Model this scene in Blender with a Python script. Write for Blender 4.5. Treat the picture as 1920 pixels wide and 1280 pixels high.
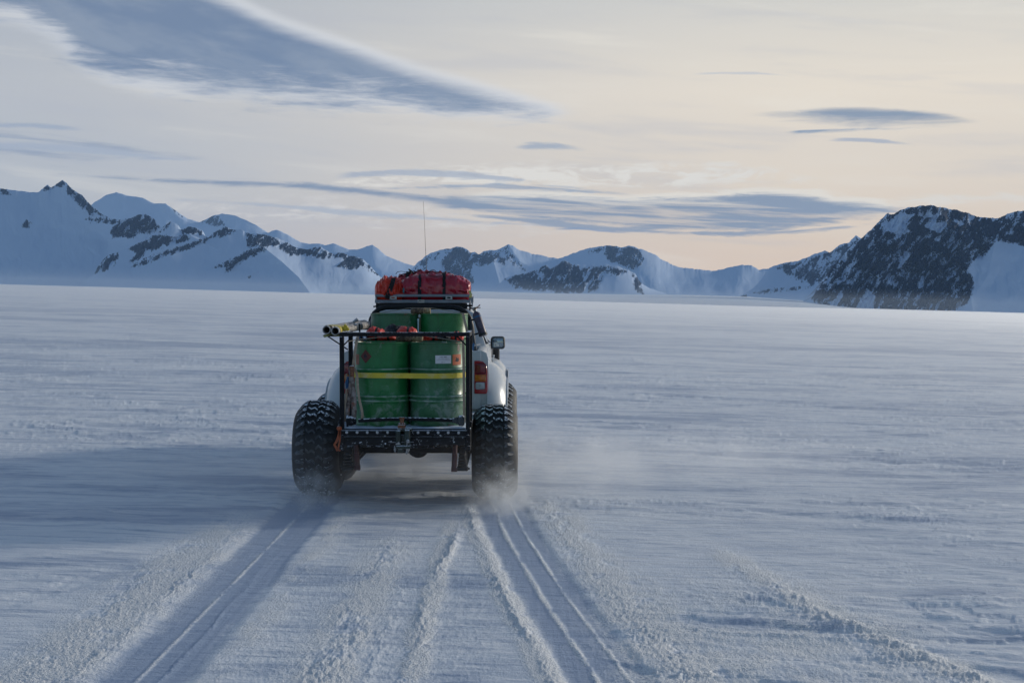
import bpy, bmesh, math, random
import numpy as np
from mathutils import Vector, Matrix
random.seed(7)
for o in list(bpy.data.objects): bpy.data.objects.remove(o)
SC = bpy.context.scene
COL = SC.collection
# ------------------------------------------------------------------ camera
CAMZ = 2.28
F = 2667.0                       # focal length in photo pixels (50 mm on 36 mm)
PITCH = math.atan((640 - 558) / F)
cam = bpy.data.cameras.new('camera')
cam.lens = 50; cam.sensor_width = 36; cam.clip_start = 0.1; cam.clip_end = 60000
camo = bpy.data.objects.new('camera', cam); COL.objects.link(camo)
camo.location = (0, 0, CAMZ); camo.rotation_euler = (math.pi / 2 - PITCH, 0, 0)
SC.camera = camo
SC.view_settings.view_transform = 'Standard'; SC.view_settings.look = 'None'
SC.cycles.volume_bounces = 2
SC.view_settings.gamma = 1; SC.view_settings.exposure = 0.0
# ------------------------------------------------------------------ world, sun
SUN_AZ, SUN_EL = 57.0, 13.5      # degrees clockwise from +Y, above the horizon
sun = bpy.data.lights.new('sun', 'SUN'); sun.energy = 2.6; sun.angle = math.radians(6.0)
sun.color = (1.0, 0.93, 0.81)
suno = bpy.data.objects.new('sun', sun); COL.objects.link(suno)
_a, _e = math.radians(SUN_AZ), math.radians(SUN_EL)
_sd = Vector((math.sin(_a) * math.cos(_e), math.cos(_a) * math.cos(_e), math.sin(_e)))
suno.rotation_euler = _sd.to_track_quat('Z', 'Y').to_euler()
suno.location = (60, 40, 30)

def s2l(r, g, b, k=1.0):
    f = lambda c: (c / 255 / 12.92) if c / 255 <= 0.04045 else ((c / 255 + 0.055) / 1.055) ** 2.4
    return (f(r) * k, f(g) * k, f(b) * k, 1.0)

class NT:                         # small node-tree helper
    def __init__(s, tree): s.t = tree; s.n = tree.nodes; s.l = tree.links
    def node(s, typ, **kw):
        n = s.n.new(typ)
        for k, v in kw.items(): setattr(n, k, v)
        return n
    def put(s, sock, v):
        if isinstance(v, bpy.types.NodeSocket): s.l.new(v, sock)
        elif v is not None: sock.default_value = v
    def math(s, op, a, b=None, c=None, clamp=False):
        n = s.node('ShaderNodeMath', operation=op); n.use_clamp = clamp
        s.put(n.inputs[0], a)
        if b is not None: s.put(n.inputs[1], b)
        if c is not None: s.put(n.inputs[2], c)
        return n.outputs[0]
    def add(s, a, b): return s.math('ADD', a, b)
    def sub(s, a, b): return s.math('SUBTRACT', a, b)
    def mul(s, a, b): return s.math('MULTIPLY', a, b)
    def ss(s, v, lo, hi, a=0.0, b=1.0):
        n = s.node('ShaderNodeMapRange', interpolation_type='SMOOTHSTEP')
        for i, q in enumerate((v, lo, hi, a, b)): s.put(n.inputs[i], q)
        return n.outputs[0]
    def mix(s, f, a, b, mode='MIX'):
        n = s.node('ShaderNodeMix', data_type='RGBA', blend_type=mode)
        s.put(n.inputs[0], f); s.put(n.inputs[6], a); s.put(n.inputs[7], b)
        return n.outputs[2]
    def noise(s, vec, scale, detail=4, rough=0.55, dist=0.0, col=False):
        n = s.node('ShaderNodeTexNoise'); s.put(n.inputs['Vector'], vec)
        n.inputs['Scale'].default_value = scale; n.inputs['Detail'].default_value = detail
        n.inputs['Roughness'].default_value = rough; n.inputs['Distortion'].default_value = dist
        return n.outputs['Color' if col else 'Fac']
    def xyz(s, x, y, z=0.0):
        n = s.node('ShaderNodeCombineXYZ')
        for i, q in enumerate((x, y, z)): s.put(n.inputs[i], q)
        return n.outputs[0]
    def curve(s, v, pts):          # piecewise curve through pts (x, y in 0..1)
        n = s.node('ShaderNodeFloatCurve'); c = n.mapping.curves[0]
        n.mapping.use_clip = False
        while len(c.points) > 2: c.points.remove(c.points[-1])
        c.points[0].location = pts[0]; c.points[1].location = pts[-1]
        for p in pts[1:-1]: c.points.new(*p)
        n.mapping.update(); s.put(n.inputs['Value'], v)
        return n.outputs[0]
    def ramp(s, v, stops, interp='LINEAR'):
        n = s.node('ShaderNodeValToRGB'); r = n.color_ramp; r.interpolation = interp
        while len(r.elements) > 1: r.elements.remove(r.elements[-1])
        r.elements[0].position = stops[0][0]; r.elements[0].color = stops[0][1]
        for p, c in stops[1:]:
            e = r.elements.new(p); e.color = c
        s.put(n.inputs[0], v); return n.outputs[0]

def azel(px, py):                 # photo pixel -> azimuth, elevation (degrees)
    d = Vector((px - 960, F * math.cos(PITCH) + (640 - py) * math.sin(PITCH),
                -F * math.sin(PITCH) + (640 - py) * math.cos(PITCH)))
    return math.degrees(math.atan2(d.x, d.y)), math.degrees(math.asin(d.z / d.length))

W = bpy.data.worlds.new("World"); SC.world = W; W.use_nodes = True
w = NT(W.node_tree); w.n.clear()
tc = w.node('ShaderNodeTexCoord'); gen = tc.outputs['Generated']
sp = w.node('ShaderNodeSeparateXYZ'); w.put(sp.inputs[0], gen)
AZ = w.mul(w.math('ARCTAN2', sp.outputs[0], sp.outputs[1]), 57.29578)
EL = w.mul(w.math('ARCSINE', sp.outputs[2]), 57.29578)
sky = w.node('ShaderNodeTexSky', sky_type='NISHITA'); sky.sun_disc = False
sky.sun_elevation = _e; sky.sun_rotation = _a; sky.altitude = 800
sky.air_density = 1.0; sky.dust_density = 0.6; sky.ozone_density = 1.2
K = 13.2                          # background strength is 0.1
def sc(r, g, b): return s2l(r, g, b, K)
# thin high overcast: cream towards the sun, grey away from it, peach band low down
t = w.math('DIVIDE', EL, 12.0)
right = w.ramp(t, [(0.0, sc(196, 182, 170)), (0.08, sc(218, 192, 162)), (0.20, sc(219, 197, 168)), (0.40, sc(226, 209, 182)),
                   (0.68, sc(224, 211, 189)), (1.0, sc(196, 193, 184))])
left = w.ramp(t, [(0.0, sc(160, 164, 170)), (0.15, sc(166, 166, 170)), (0.35, sc(178, 178, 176)),
                  (0.65, sc(178, 178, 177)), (1.0, sc(158, 163, 170))])
side = w.ss(AZ, -22.0, 13.0)
base = w.mix(side, left, right)
# broad faint streaks in the overcast
_ca, _sa = math.cos(math.radians(4)), math.sin(math.radians(4))
ELt = w.add(EL, w.mul(AZ, 0.07))               # bands dip slightly to the right
P1 = w.xyz(w.mul(AZ, 0.045), w.mul(ELt, 0.42), 3.1)
stre = w.noise(P1, 2.2, 6, 0.55, 0.3)
base = w.mix(w.mul(w.ss(stre, 0.50, 0.72), 0.30), base, sc(172, 172, 176))
base = w.mix(w.mul(w.ss(stre, 0.48, 0.28), 0.25), base, sc(232, 224, 206))
P2 = w.xyz(w.mul(AZ, 0.12), w.mul(ELt, 0.75), 9.0)
wn = w.noise(P2, 2.0, 6, 0.6)                  # warp noise
P3 = w.xyz(w.mul(AZ, 0.20), w.mul(EL, 1.6), 5.0)
fn = w.noise(P3, 1.9, 10, 0.68, 0.6)            # fibrous detail
WU = w.mul(w.sub(wn, 0.5), 1.0); FU = w.sub(fn, 0.5)

def band(col, top, bot, et, eb, amp_t, amp_b, strength=1.0, inner=None, wamp=0.6):
    """cloud between two curves given as photo points; et/eb edge softness (deg)"""
    global cur
    A0, A1 = -30.0, 30.0
    def pts(cv):
        q = [azel(*p) for p in cv]
        return [((a - A0) / (A1 - A0), (e + 2) / 20.0) for a, e in q]
    u = w.math('DIVIDE', w.sub(AZ, A0), A1 - A0)
    T = w.sub(w.mul(w.curve(u, pts(top)), 20.0), 2.0)
    B = w.sub(w.mul(w.curve(u, pts(bot)), 20.0), 2.0)
    m1 = w.ss(w.add(w.sub(T, EL), w.mul(FU, amp_t)), 0.0, et)
    m2 = w.ss(w.add(w.sub(EL, B), w.mul(w.add(FU, w.mul(WU, wamp)), amp_b)), 0.0, eb)
    m = w.mul(m1, m2)
    a0 = azel(*top[0])[0]; a1 = azel(*top[-1])[0]
    m = w.mul(m, w.mul(w.ss(AZ, a0 - 0.01, a0 + 1.0), w.ss(AZ, a1, a1 - 1.5)))
    if inner is not None: m = w.mul(m, inner)
    cur = w.mix(w.mul(m, strength), cur, col)
    return m

cur = base
# mottled bright puffs over the mountains, and grey streaks at far left
puf = w.noise(w.xyz(w.mul(AZ, 0.35), w.mul(EL, 1.1), 1.0), 1.7, 8, 0.62, 0.6)
band(sc(224, 216, 200), [(560, 350), (760, 312), (1100, 300), (1400, 305), (1560, 330)], [(560, 362), (760, 352), (1100, 358), (1400, 350), (1560, 345)],
     0.4, 0.4, 1.4, 1.4, 1.0, w.ss(puf, 0.42, 0.56))
band(sc(214, 207, 196), [(300, 372), (520, 366), (800, 378), (1000, 405), (1250, 440)], [(300, 392), (520, 420), (800, 436), (1000, 440), (1250, 446)],
     0.5, 0.5, 1.6, 1.6, 0.8, w.ss(puf, 0.40, 0.62))
band(sc(222, 214, 198), [(1640, 380), (1720, 362), (1860, 360), (2100, 358)], [(1640, 388), (1720, 392), (1860, 385), (2100, 388)],
     0.3, 0.3, 0.8, 0.8, 0.8, w.ss(puf, 0.35, 0.55))
lowg = w.noise(w.xyz(w.mul(AZ, 0.09), w.mul(ELt, 1.5), 4.0), 1.8, 6, 0.55)
band(sc(136, 144, 158), [(-200, 225), (0, 226), (150, 238), (300, 268), (480, 300)], [(-200, 322), (0, 316), (150, 312), (300, 306), (480, 312)],
     0.6, 0.6, 1.0, 1.0, 0.75, w.ss(lowg, 0.46, 0.64))
# long blue-grey bank
bank = w.noise(w.xyz(w.mul(AZ, 0.13), w.mul(w.add(EL, w.mul(AZ, 0.05)), 2.6), 7.0), 1.5, 7, 0.60, 0.35)
bankm = w.ss(bank, 0.38, 0.58, 0.35, 1.0)
band(sc(126, 135, 149), [(-100, 318), (0, 320), (300, 331), (600, 341), (760, 358), (900, 374), (980, 384)],
     [(-100, 322), (0, 325), (300, 346), (600, 362), (760, 378), (900, 398), (980, 402)], 0.20, 0.22, 0.45, 0.45, 1.0, w.ss(bank, 0.34, 0.52, 0.75, 1.0))
band(sc(150, 158, 170), [(620, 326), (720, 316), (850, 318), (960, 330), (1040, 345)],
     [(620, 338), (720, 334), (850, 336), (960, 342), (1040, 352)], 0.12, 0.14, 0.5, 0.5, 0.7)
band(sc(228, 222, 206), [(860, 358), (1000, 352), (1150, 358), (1300, 356), (1430, 344), (1560, 358), (1720, 378)],
     [(860, 392), (1000, 390), (1150, 396), (1300, 396), (1430, 400), (1560, 410), (1720, 402)], 0.25, 0.5, 0.8, 0.4, 0.65)
band(sc(126, 136, 150), [(800, 366), (900, 362), (1000, 362), (1150, 366), (1300, 368), (1420, 356), (1500, 362), (1600, 376), (1740, 388)],
     [(800, 392), (900, 402), (1000, 414), (1150, 430), (1300, 438), (1420, 436), (1500, 430), (1600, 416), (1740, 396)], 0.28, 0.32, 0.7, 0.8, 0.97, bankm)
band(sc(126, 140, 158), [(700, 352), (860, 344), (1000, 346), (1120, 354), (1200, 362)], [(700, 358), (860, 356), (1000, 360), (1120, 366), (1200, 370)], 0.12, 0.14, 0.5, 0.5, 0.75, w.ss(bank, 0.36, 0.52))
band(sc(132, 141, 154), [(820, 398), (960, 404), (1100, 418), (1260, 430), (1420, 430), (1560, 424), (1660, 412)], [(820, 404), (960, 418), (1100, 434), (1260, 442), (1420, 442), (1560, 434), (1660, 420)], 0.12, 0.12, 0.4, 0.4, 0.9)
band(sc(122, 136, 158), [(1020, 430), (1080, 425), (1140, 430), (1210, 440)], [(1020, 432), (1080, 433), (1140, 438), (1210, 443)], 0.07, 0.07, 0.2, 0.2, 0.8)
band(sc(150, 158, 168), [(950, 276), (1010, 264), (1060, 270), (1110, 282)], [(950, 280), (1010, 284), (1060, 284), (1110, 286)], 0.14, 0.14, 0.5, 0.5, 0.8)
band(sc(150, 158, 170), [(-100, 236), (0, 229), (90, 230), (180, 245)], [(-100, 246), (0, 242), (90, 244), (180, 250)], 0.12, 0.12, 0.3, 0.35, 0.8)
band(sc(158, 164, 174), [(-100, 268), (0, 262), (150, 268), (300, 290), (420, 306)], [(-100, 288), (0, 284), (150, 292), (300, 304), (420, 314)], 0.2, 0.2, 0.45, 0.5, 0.8)
band(sc(164, 168, 174), [(300, 368), (480, 376), (700, 392), (900, 410), (1060, 422)], [(300, 378), (480, 390), (700, 408), (900, 424), (1060, 432)], 0.15, 0.15, 0.4, 0.5, 0.8, w.ss(lowg, 0.40, 0.56))
# right lens and its slivers
band(sc(132, 141, 152), [(1380, 212), (1480, 205), (1580, 200), (1700, 204), (1780, 212), (1860, 230)], [(1380, 218), (1480, 232), (1580, 246), (1700, 246), (1780, 242), (1860, 238)],
     0.22, 0.75, 0.25, 0.8, 1.0)
band(sc(128, 142, 158), [(1450, 248), (1530, 241), (1620, 240), (1760, 238)], [(1450, 250), (1530, 252), (1620, 246), (1760, 242)], 0.08, 0.15, 0.2, 0.3, 0.95)
band(sc(160, 164, 172), [(1540, 262), (1600, 256), (1660, 260), (1730, 270)], [(1540, 266), (1600, 268), (1660, 270), (1730, 273)], 0.08, 0.08, 0.3, 0.3, 0.8)
band(sc(180, 182, 186), [(1290, 138), (1380, 134), (1440, 136), (1500, 144)], [(1290, 141), (1380, 140), (1440, 142), (1500, 147)], 0.05, 0.05, 0.2, 0.2, 0.6)
band(sc(228, 222, 208), [(1340, -14), (1500, 20), (1680, 44), (1860, 68)], [(1340, -2), (1500, 32), (1680, 54), (1860, 74)], 0.3, 0.3, 0.4, 0.5, 0.6)
# the large lens-shaped cloud, upper left, with its bright upper rim
LT = [(-300, -200), (0, -150), (300, -60), (420, -14), (520, 30), (650, 75), (780, 122), (900, 155), (1000, 185), (1100, 215)]
LTr = [(x, y - 13) for x, y in LT]
LB = [(-300, 60), (0, 58), (90, 96), (170, 160), (250, 190), (400, 200), (540, 214), (700, 226), (820, 240), (960, 244), (1100, 236)]
band(sc(208, 208, 208), LTr, LB, 0.55, 0.9, 0.3, 1.3, 0.75)
lint = w.noise(w.xyz(w.mul(AZ, 0.16), w.mul(w.add(EL, w.mul(AZ, 0.16)), 0.55), 12.0), 1.6, 7, 0.58, 0.3)
lcol = w.mix(w.ss(lint, 0.34, 0.66), sc(104, 118, 140), sc(126, 136, 151))
band(lcol, LT, LB, 0.8, 1.6, 0.36, 2.1, 1.0, None, 1.3)
# above the frame and behind the camera the overcast breaks up and blue sky shows
hi = w.ss(EL, 12.5, 30.0)
back = w.ss(w.math('ABSOLUTE', w.sub(AZ, 15.0)), 50.0, 120.0)
brk = w.noise(gen, 2.2, 5, 0.55, 0.5)
blue = w.math('MAXIMUM', w.mul(hi, w.ss(brk, 0.62, 0.38, 0.55, 1.0)), w.mul(back, w.ss(brk, 0.66, 0.40, 0.6, 1.0)))
cover = w.math('SUBTRACT', 1.0, w.mul(blue, 0.96))
veil = w.math('MAXIMUM', w.ss(EL, 12.5, 26.0), w.ss(w.math('ABSOLUTE', w.sub(AZ, 20.0)), 48.0, 95.0))
cur = w.mix(veil, cur, sc(104, 126, 151))
col = w.mix(cover, sky.outputs[0], cur)
bg = w.node('ShaderNodeBackground'); bg.inputs[1].default_value = 0.1
w.put(bg.inputs[0], col)
wo = w.node('ShaderNodeOutputWorld'); w.l.new(bg.outputs[0], wo.inputs[0])

# ------------------------------------------------------------------ numpy noise
def _hash(ix, iy, seed):
    n = (ix * 374761393 + iy * 668265263 + seed * 974634777) & 0xFFFFFFFF
    n = ((n ^ (n >> 13)) * 1274126177) & 0xFFFFFFFF
    n = (n ^ (n >> 16)) & 0xFFFFFFFF
    return n.astype(np.float64) / 4294967295.0
def vnoise(x, y, seed=0):         # gradient noise about -1..1
    x0 = np.floor(x); y0 = np.floor(y); fx = x - x0; fy = y - y0
    ix = x0.astype(np.int64); iy = y0.astype(np.int64)
    u = fx * fx * fx * (fx * (fx * 6 - 15) + 10); v = fy * fy * fy * (fy * (fy * 6 - 15) + 10)
    def g(dx, dy):
        a = _hash(ix + dx, iy + dy, seed) * 2 * np.pi
        return np.cos(a) * (fx - dx) + np.sin(a) * (fy - dy)
    a = g(0, 0); b = g(1, 0); c = g(0, 1); d = g(1, 1)
    return (a + (b - a) * u + (c - a) * v + (a - b - c + d) * u * v) * 1.5
def fbm(x, y, oct=4, seed=0, gain=0.5, lac=2.03):
    s = 0; a = 1.0
    for i in range(oct):
        s = s + a * vnoise(x, y, seed + i * 17); x = x * lac; y = y * lac; a *= gain
    return s
def ridged(x, y, oct=4, seed=0, gain=0.5):
    s = 0; a = 1.0
    for i in range(oct):
        s = s + a * (1 - np.abs(vnoise(x, y, seed + i * 31))); x = x * 2.07; y = y * 2.07; a *= gain
    return s
def sst(v, a, b):
    q = np.clip((v - a) / (b - a), 0, 1); return q * q * (3 - 2 * q)

def grid_mesh(name, X, Y, Z, attrs=None, smooth=True, wrap=False):
    nr, nc = X.shape
    me = bpy.data.meshes.new(name)
    me.vertices.add(nr * nc)
    me.vertices.foreach_set('co', np.stack([X, Y, Z], -1).astype(np.float32).ravel())
    i = np.arange((nr - 1))[:, None] * nc; j = np.arange(nc - 1)[None, :]
    a = (i + j).ravel(); q = np.stack([a, a + 1, a + nc + 1, a + nc], -1)
    if wrap:
        a = (np.arange(nr - 1) * nc + nc - 1); b = np.arange(nr - 1) * nc
        q = np.concatenate([q, np.stack([a, b, b + nc, a + nc], -1)])
    q = q.astype(np.int32); n = len(q)
    me.loops.add(n * 4); me.loops.foreach_set('vertex_index', q.ravel())
    me.polygons.add(n); me.polygons.foreach_set('loop_start', np.arange(0, n * 4, 4, dtype=np.int32))
    me.polygons.foreach_set('use_smooth', np.full(n, smooth))
    me.update(calc_edges=True)
    for k, v in (attrs or {}).items():
        at = me.attributes.new(k, 'FLOAT', 'POINT'); at.data.foreach_set('value', v.astype(np.float32).ravel())
    return me
def link(name, me, m=None, parent=None):
    o = bpy.data.objects.new(name, me); COL.objects.link(o)
    if m: me.materials.append(m)
    if parent: o.parent = parent
    return o
def tag(o, label=None, cat=None, group=None, kind=None):
    if label: o['label'] = label
    if cat: o['category'] = cat
    if group: o['group'] = group
    if kind: o['kind'] = kind
    return o

# ------------------------------------------------------------------ materials: snow, rock
def newmat(name):
    m = bpy.data.materials.new(name); m.use_nodes = True; t = NT(m.node_tree)
    b = t.n['Principled BSDF']; return m, t, b
def snow_mat():
    m, t, b = newmat('snow')
    g = t.node('ShaderNodeNewGeometry').outputs['Position']
    sx = t.node('ShaderNodeSeparateXYZ'); t.put(sx.inputs[0], g)
    gz = t.node('ShaderNodeAttribute', attribute_name='glaze_and_shade').outputs['Fac']
    n1 = t.noise(t.xyz(t.mul(sx.outputs[0], 0.35), sx.outputs[1], 0), 0.5, 6, 0.6)
    c = t.mix(t.ss(n1, 0.35, 0.65), (0.86, 0.88, 0.91, 1), (0.93, 0.93, 0.94, 1))
    cu = t.node('ShaderNodeAttribute', attribute_name='churn').outputs['Fac']
    spk = t.noise(g, 38.0, 3, 0.7)
    rip = t.ss(t.noise(t.xyz(t.mul(sx.outputs[0], 1.3), t.mul(sx.outputs[1], 9.0), 2.0), 1.0, 5, 0.65, 0.3), 0.50, 0.60)
    rip2 = t.ss(t.noise(t.xyz(t.mul(sx.outputs[0], 0.16), t.mul(sx.outputs[1], 0.9), 5.0), 1.0, 6, 0.62, 0.2), 0.53, 0.62)
    gz = t.math('ADD', gz, t.add(t.mul(rip, 0.38), t.mul(rip2, 0.50)), clamp=True)
    cm = t.mul(cu, t.ss(spk, 0.36, 0.52))
    c = t.mix(t.mul(gz, t.sub(1.0, cm)), c, (0.34, 0.42, 0.56, 1))
    c = t.mix(t.mul(cm, 0.95), c, (0.93, 0.94, 0.95, 1))        # wind-packed, compressed snow is bluer; rut shade is in that tone too
    t.put(b.inputs['Base Color'], c)
    b.inputs['Roughness'].default_value = 0.55
    b.inputs['Specular IOR Level'].default_value = 0.35
    grain = t.noise(g, 55.0, 3, 0.7); mid = t.noise(t.xyz(t.mul(sx.outputs[0], 3.0), t.mul(sx.outputs[1], 9.0), 0), 1.0, 5, 0.6)
    h = t.add(t.mul(grain, t.add(0.35, t.mul(cu, 2.2))), t.mul(mid, 1.6))
    bp = t.node('ShaderNodeBump'); bp.inputs['Strength'].default_value = 0.75; bp.inputs['Distance'].default_value = 0.02
    t.put(bp.inputs['Height'], h); t.l.new(bp.outputs[0], b.inputs['Normal'])
    return m
SNOW = snow_mat()
def mountain_mat():
    m, t, b = newmat('mountain_rock_and_snow')
    g = t.node('ShaderNodeNewGeometry'); pos = g.outputs['Position']
    rk = t.node('ShaderNodeAttribute', attribute_name='rock').outputs['Fac']
    uu = t.node('ShaderNodeAttribute', attribute_name='along').outputs['Fac']
    vv = t.node('ShaderNodeAttribute', attribute_name='down').outputs['Fac']
    q = t.xyz(uu, t.mul(vv, 0.55), 0)
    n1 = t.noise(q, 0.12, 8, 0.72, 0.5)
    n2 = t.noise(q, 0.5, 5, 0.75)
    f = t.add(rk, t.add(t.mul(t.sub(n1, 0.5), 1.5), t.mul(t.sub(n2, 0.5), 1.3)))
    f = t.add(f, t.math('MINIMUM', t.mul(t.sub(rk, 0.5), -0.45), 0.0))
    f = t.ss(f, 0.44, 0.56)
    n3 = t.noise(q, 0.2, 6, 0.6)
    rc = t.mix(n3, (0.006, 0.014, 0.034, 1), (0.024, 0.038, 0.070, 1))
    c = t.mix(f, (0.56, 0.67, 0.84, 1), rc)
    t.put(b.inputs['Base Color'], c)
    t.put(b.inputs['Roughness'], 0.85); b.inputs['Specular IOR Level'].default_value = 0.1
    return m
MTN = mountain_mat()

# ------------------------------------------------------------------ ground: one polar sheet of snow
KS = 0.028                        # the plain dips gently to the right
XC = -1.185                       # axis of the truck
PLAIN = [(-2000, 500), (-200, 526), (0, 533), (200, 536), (400, 543), (560, 548), (700, 551), (890, 545), (1000, 548), (1200, 551), (1300, 552), (1400, 555), (1500, 562), (1620, 577), (1700, 582), (1920, 588), (2200, 596), (4000, 640)]
def plain_px(px): return np.interp(px, [p[0] for p in PLAIN], [p[1] for p in PLAIN])
def track(x, y, xc, hw, soft):
    return sst(hw - np.abs(x - xc), 0, soft)
def ground_h(x, y):
    r = np.hypot(x, y)
    z = -KS * (x - XC)
    # long undulation of the plain and its rise towards the ranges
    px = 960 + F * x / np.maximum(y, 1)
    yg = 558 + KS * (px - 960)
    up = np.clip(yg - plain_px(px), 0, 40) / F * r
    front = sst(y / np.maximum(r, .1), 0.80, 0.93)
    z = z + up * sst(r, 700, 3500) * front
    far = np.exp(-(r / 900.0) ** 2)
    z = z + far * sst(r, 60, 300) * 0.22 * fbm(x / 90, y / 45, 3, 5)
    z = z + 0.085 * sst(r, 18, 60) * far * fbm(x / 16, y / 6.5, 4, 11)
    # sastrugi, stretched across the view by the wind
    wx = x + 0.5 * fbm(x / 3, y / 3, 2, 91); wy = y + 0.10 * x + 0.35 * fbm(x / 2.3, y / 1.7, 3, 92)
    patch = sst(fbm(x / 7, y / 5, 3, 44), -0.25, 0.55)
    near = np.exp(-(r / 120.0) ** 2)
    s1 = ridged(wx / 2.6, wy / 0.9, 4, 21) - 1.35
    z = z + near * 0.030 * (0.25 + patch) * s1 * (1 - 0.6 * track(x, y, -0.6, 3.0, 1.0) * sst(15.5 - y, 0, 4))
    s2 = fbm(wx / 0.75, wy / 0.20, 4, 33, 0.55)
    off = 1 - 0.75 * track(x, y, XC - 0.2, 2.6, 1.2) * sst(16.5 - y, 0, 4)
    z = z + np.exp(-(r / 60.0) ** 2) * 0.0085 * (0.3 + patch) * s2 * off
    # hard-edged erosion steps
    st = fbm(wx / 1.7, wy / 0.55, 5, 57, 0.58); st2 = fbm(wx / 5.0, wy / 1.6, 5, 58, 0.58)
    z = z + np.exp(-(r / 75.0) ** 2) * (0.014 * sst(st, 0.10, 0.22) + 0.035 * sst(r, 15, 30) * sst(st2, 0.12, 0.26)) * (0.3 + 0.7 * patch) * off
    m = (r < 34)
    if m.any():
        xx = x[m]; yy = y[m]; zz = np.zeros_like(xx)
        fade = sst(17.2 - yy, 0, 2.0)                 # tracks begin under the wheels
        n_lo = fbm(xx * 0.9, yy * 0.7, 3, 61); n_st = fbm(xx * 17, yy * 0.9, 4, 62, 0.6); n_gr = fbm(xx * 18, yy * 14, 5, 63, 0.72)
        n_ch = ridged(xx * 7, yy * 4, 4, 64, 0.6) - 1.3
        # left wheel track: smooth compressed trough
        xl = -2.17 - 0.05 * sst(yy, 8, 16) + 0.02 * n_lo
        tl = track(xx, yy, xl, 0.33, 0.10) * fade
        zz += -0.034 * tl + 0.003 * tl * n_st
        # right wheel track bends away to the right towards the camera
        xr = np.interp(yy, [7, 8.7, 11.2, 13.7, 16.5, 18], [0.86, 0.58, 0.28, 0.02, -0.20, -0.25]) + 0.015 * n_lo
        tr = track(xx, yy, xr, 0.33, 0.10) * fade
        zz += -0.034 * tr + 0.003 * tr * n_st
        # churned shoulder outside the left track
        sh = np.exp(-((xx + 2.78 + 0.08 * n_lo) / 0.24) ** 2) * sst(15 - yy, 0, 5)
        zz += sh * (0.022 + 0.004 * n_ch + 0.010 * n_gr)
        sh2 = np.exp(-((xx - xr - 0.50) / 0.16) ** 2) * fade
        zz += sh2 * (0.010 + 0.006 * n_ch + 0.010 * n_gr)
        # narrow thrown berms
        def berm(xc, wd, h, y1, seed):
            xc = xc + 0.018 * fbm(yy * 0.8 + seed, yy * 0, 3, seed)
            h = h * np.clip(0.9 + 0.9 * fbm(yy * 0.5 + seed, yy * 0, 2, seed + 2), 0.1, 1.8)
            nn = fbm(xx * 14, yy * 5.0, 5, seed, 0.7)
            return np.exp(-((xx - xc) / wd) ** 2) * h * np.clip(1 + 0.75 * nn, 0.05, 3) * sst(y1 - yy, 0, 3)
        zz += berm(-0.64 + 0.15 * sst(yy, 11, 15) + 0.02 * n_lo, 0.050, 0.026, 16, 71)
        zz += berm(xr - 0.36, 0.045, 0.026, 17.2, 72)
        zz += berm(xr - 0.07, 0.018, 0.009, 16, 73) + berm(xr + 0.13, 0.016, 0.008, 15.5, 74)
        zz += berm(xl - 0.06, 0.012, 0.007, 13.5, 75) + berm(xl + 0.10, 0.020, 0.012, 13, 85)
        zz += berm(-1.13 + 0.05 * n_lo, 0.13, 0.018, 15, 76) + berm(-0.86, 0.07, 0.012, 13, 77)
        zz += berm(xl - 0.40, 0.07, 0.020, 15.5, 79)
        zz += 0.006 * n_gr * track(xx, yy, -0.9, 1.0, 0.4) * sst(15 - yy, 0, 4)
        # old rut outside left, faint
        xo = np.interp(yy, [8, 10.2, 12.3, 15], [-4.1, -3.68, -2.95, -2.6])
        zz += -0.022 * track(xx, yy, xo, 0.20, 0.15) * sst(14.5 - yy, 0, 3) + 0.010 * n_ch * track(xx, yy, xo, 0.3, 0.2) * sst(14.5 - yy, 0, 3)
        # old berm at the right with drifted lumps
        xb = np.interp(yy, [8, 8.9, 10.3, 11.2, 12.9, 14], [3.05, 2.88, 2.48, 2.25, 1.98, 1.85]) + 0.04 * n_lo
        d = xx - xb
        zb = np.where(d > 0, np.exp(-(d / 0.07) ** 2), np.exp(-(d / 0.32) ** 2))
        zz += zb * (0.045 * sst(11.0 - yy, -3.2, 1.0) * (1 + 0.35 * n_ch + 0.35 * n_gr))
        zz += 0.07 * np.exp(-((xx - 2.0) / 0.42) ** 2 - ((yy - 11.0) / 0.28) ** 2) * (1 + 0.5 * n_ch)
        zz += 0.006 * n_gr * sst(1.6 - np.abs(xx - 1.7), 0, 1.0) * sst(13 - yy, 0, 4)
        # separate drift lumps at left
        for cx, cy, sx_, sy_, h in [(-4.30, 14.4, .35, .30, .055), (-3.85, 13.6, .40, .22, .05), (-4.35, 14.0, .5, .2, .03), (-3.25, 14.5, .2, .15, .03), (-3.9, 11.3, .18, .10, .025), (-3.55, 13.0, .35, .15, .03),
                                    (1.0, 16.2, .5, .3, .05), (1.9, 16.4, .45, .25, .045), (4.2, 15.6, .6, .3, .06), (3.6, 14.9, .5, .25, .04), (4.9, 13.0, .6, .25, .05), (4.1, 11.2, .7, .25, .05), (-4.9, 17.5, .5, .3, .05)]:
            zz += h * np.exp(-((xx - cx) / sx_) ** 2 - ((yy - cy) / sy_) ** 2) * (1 + 0.7 * n_ch)
        z = z.copy(); z[m] += 0.42 * zz
    return z
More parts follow.
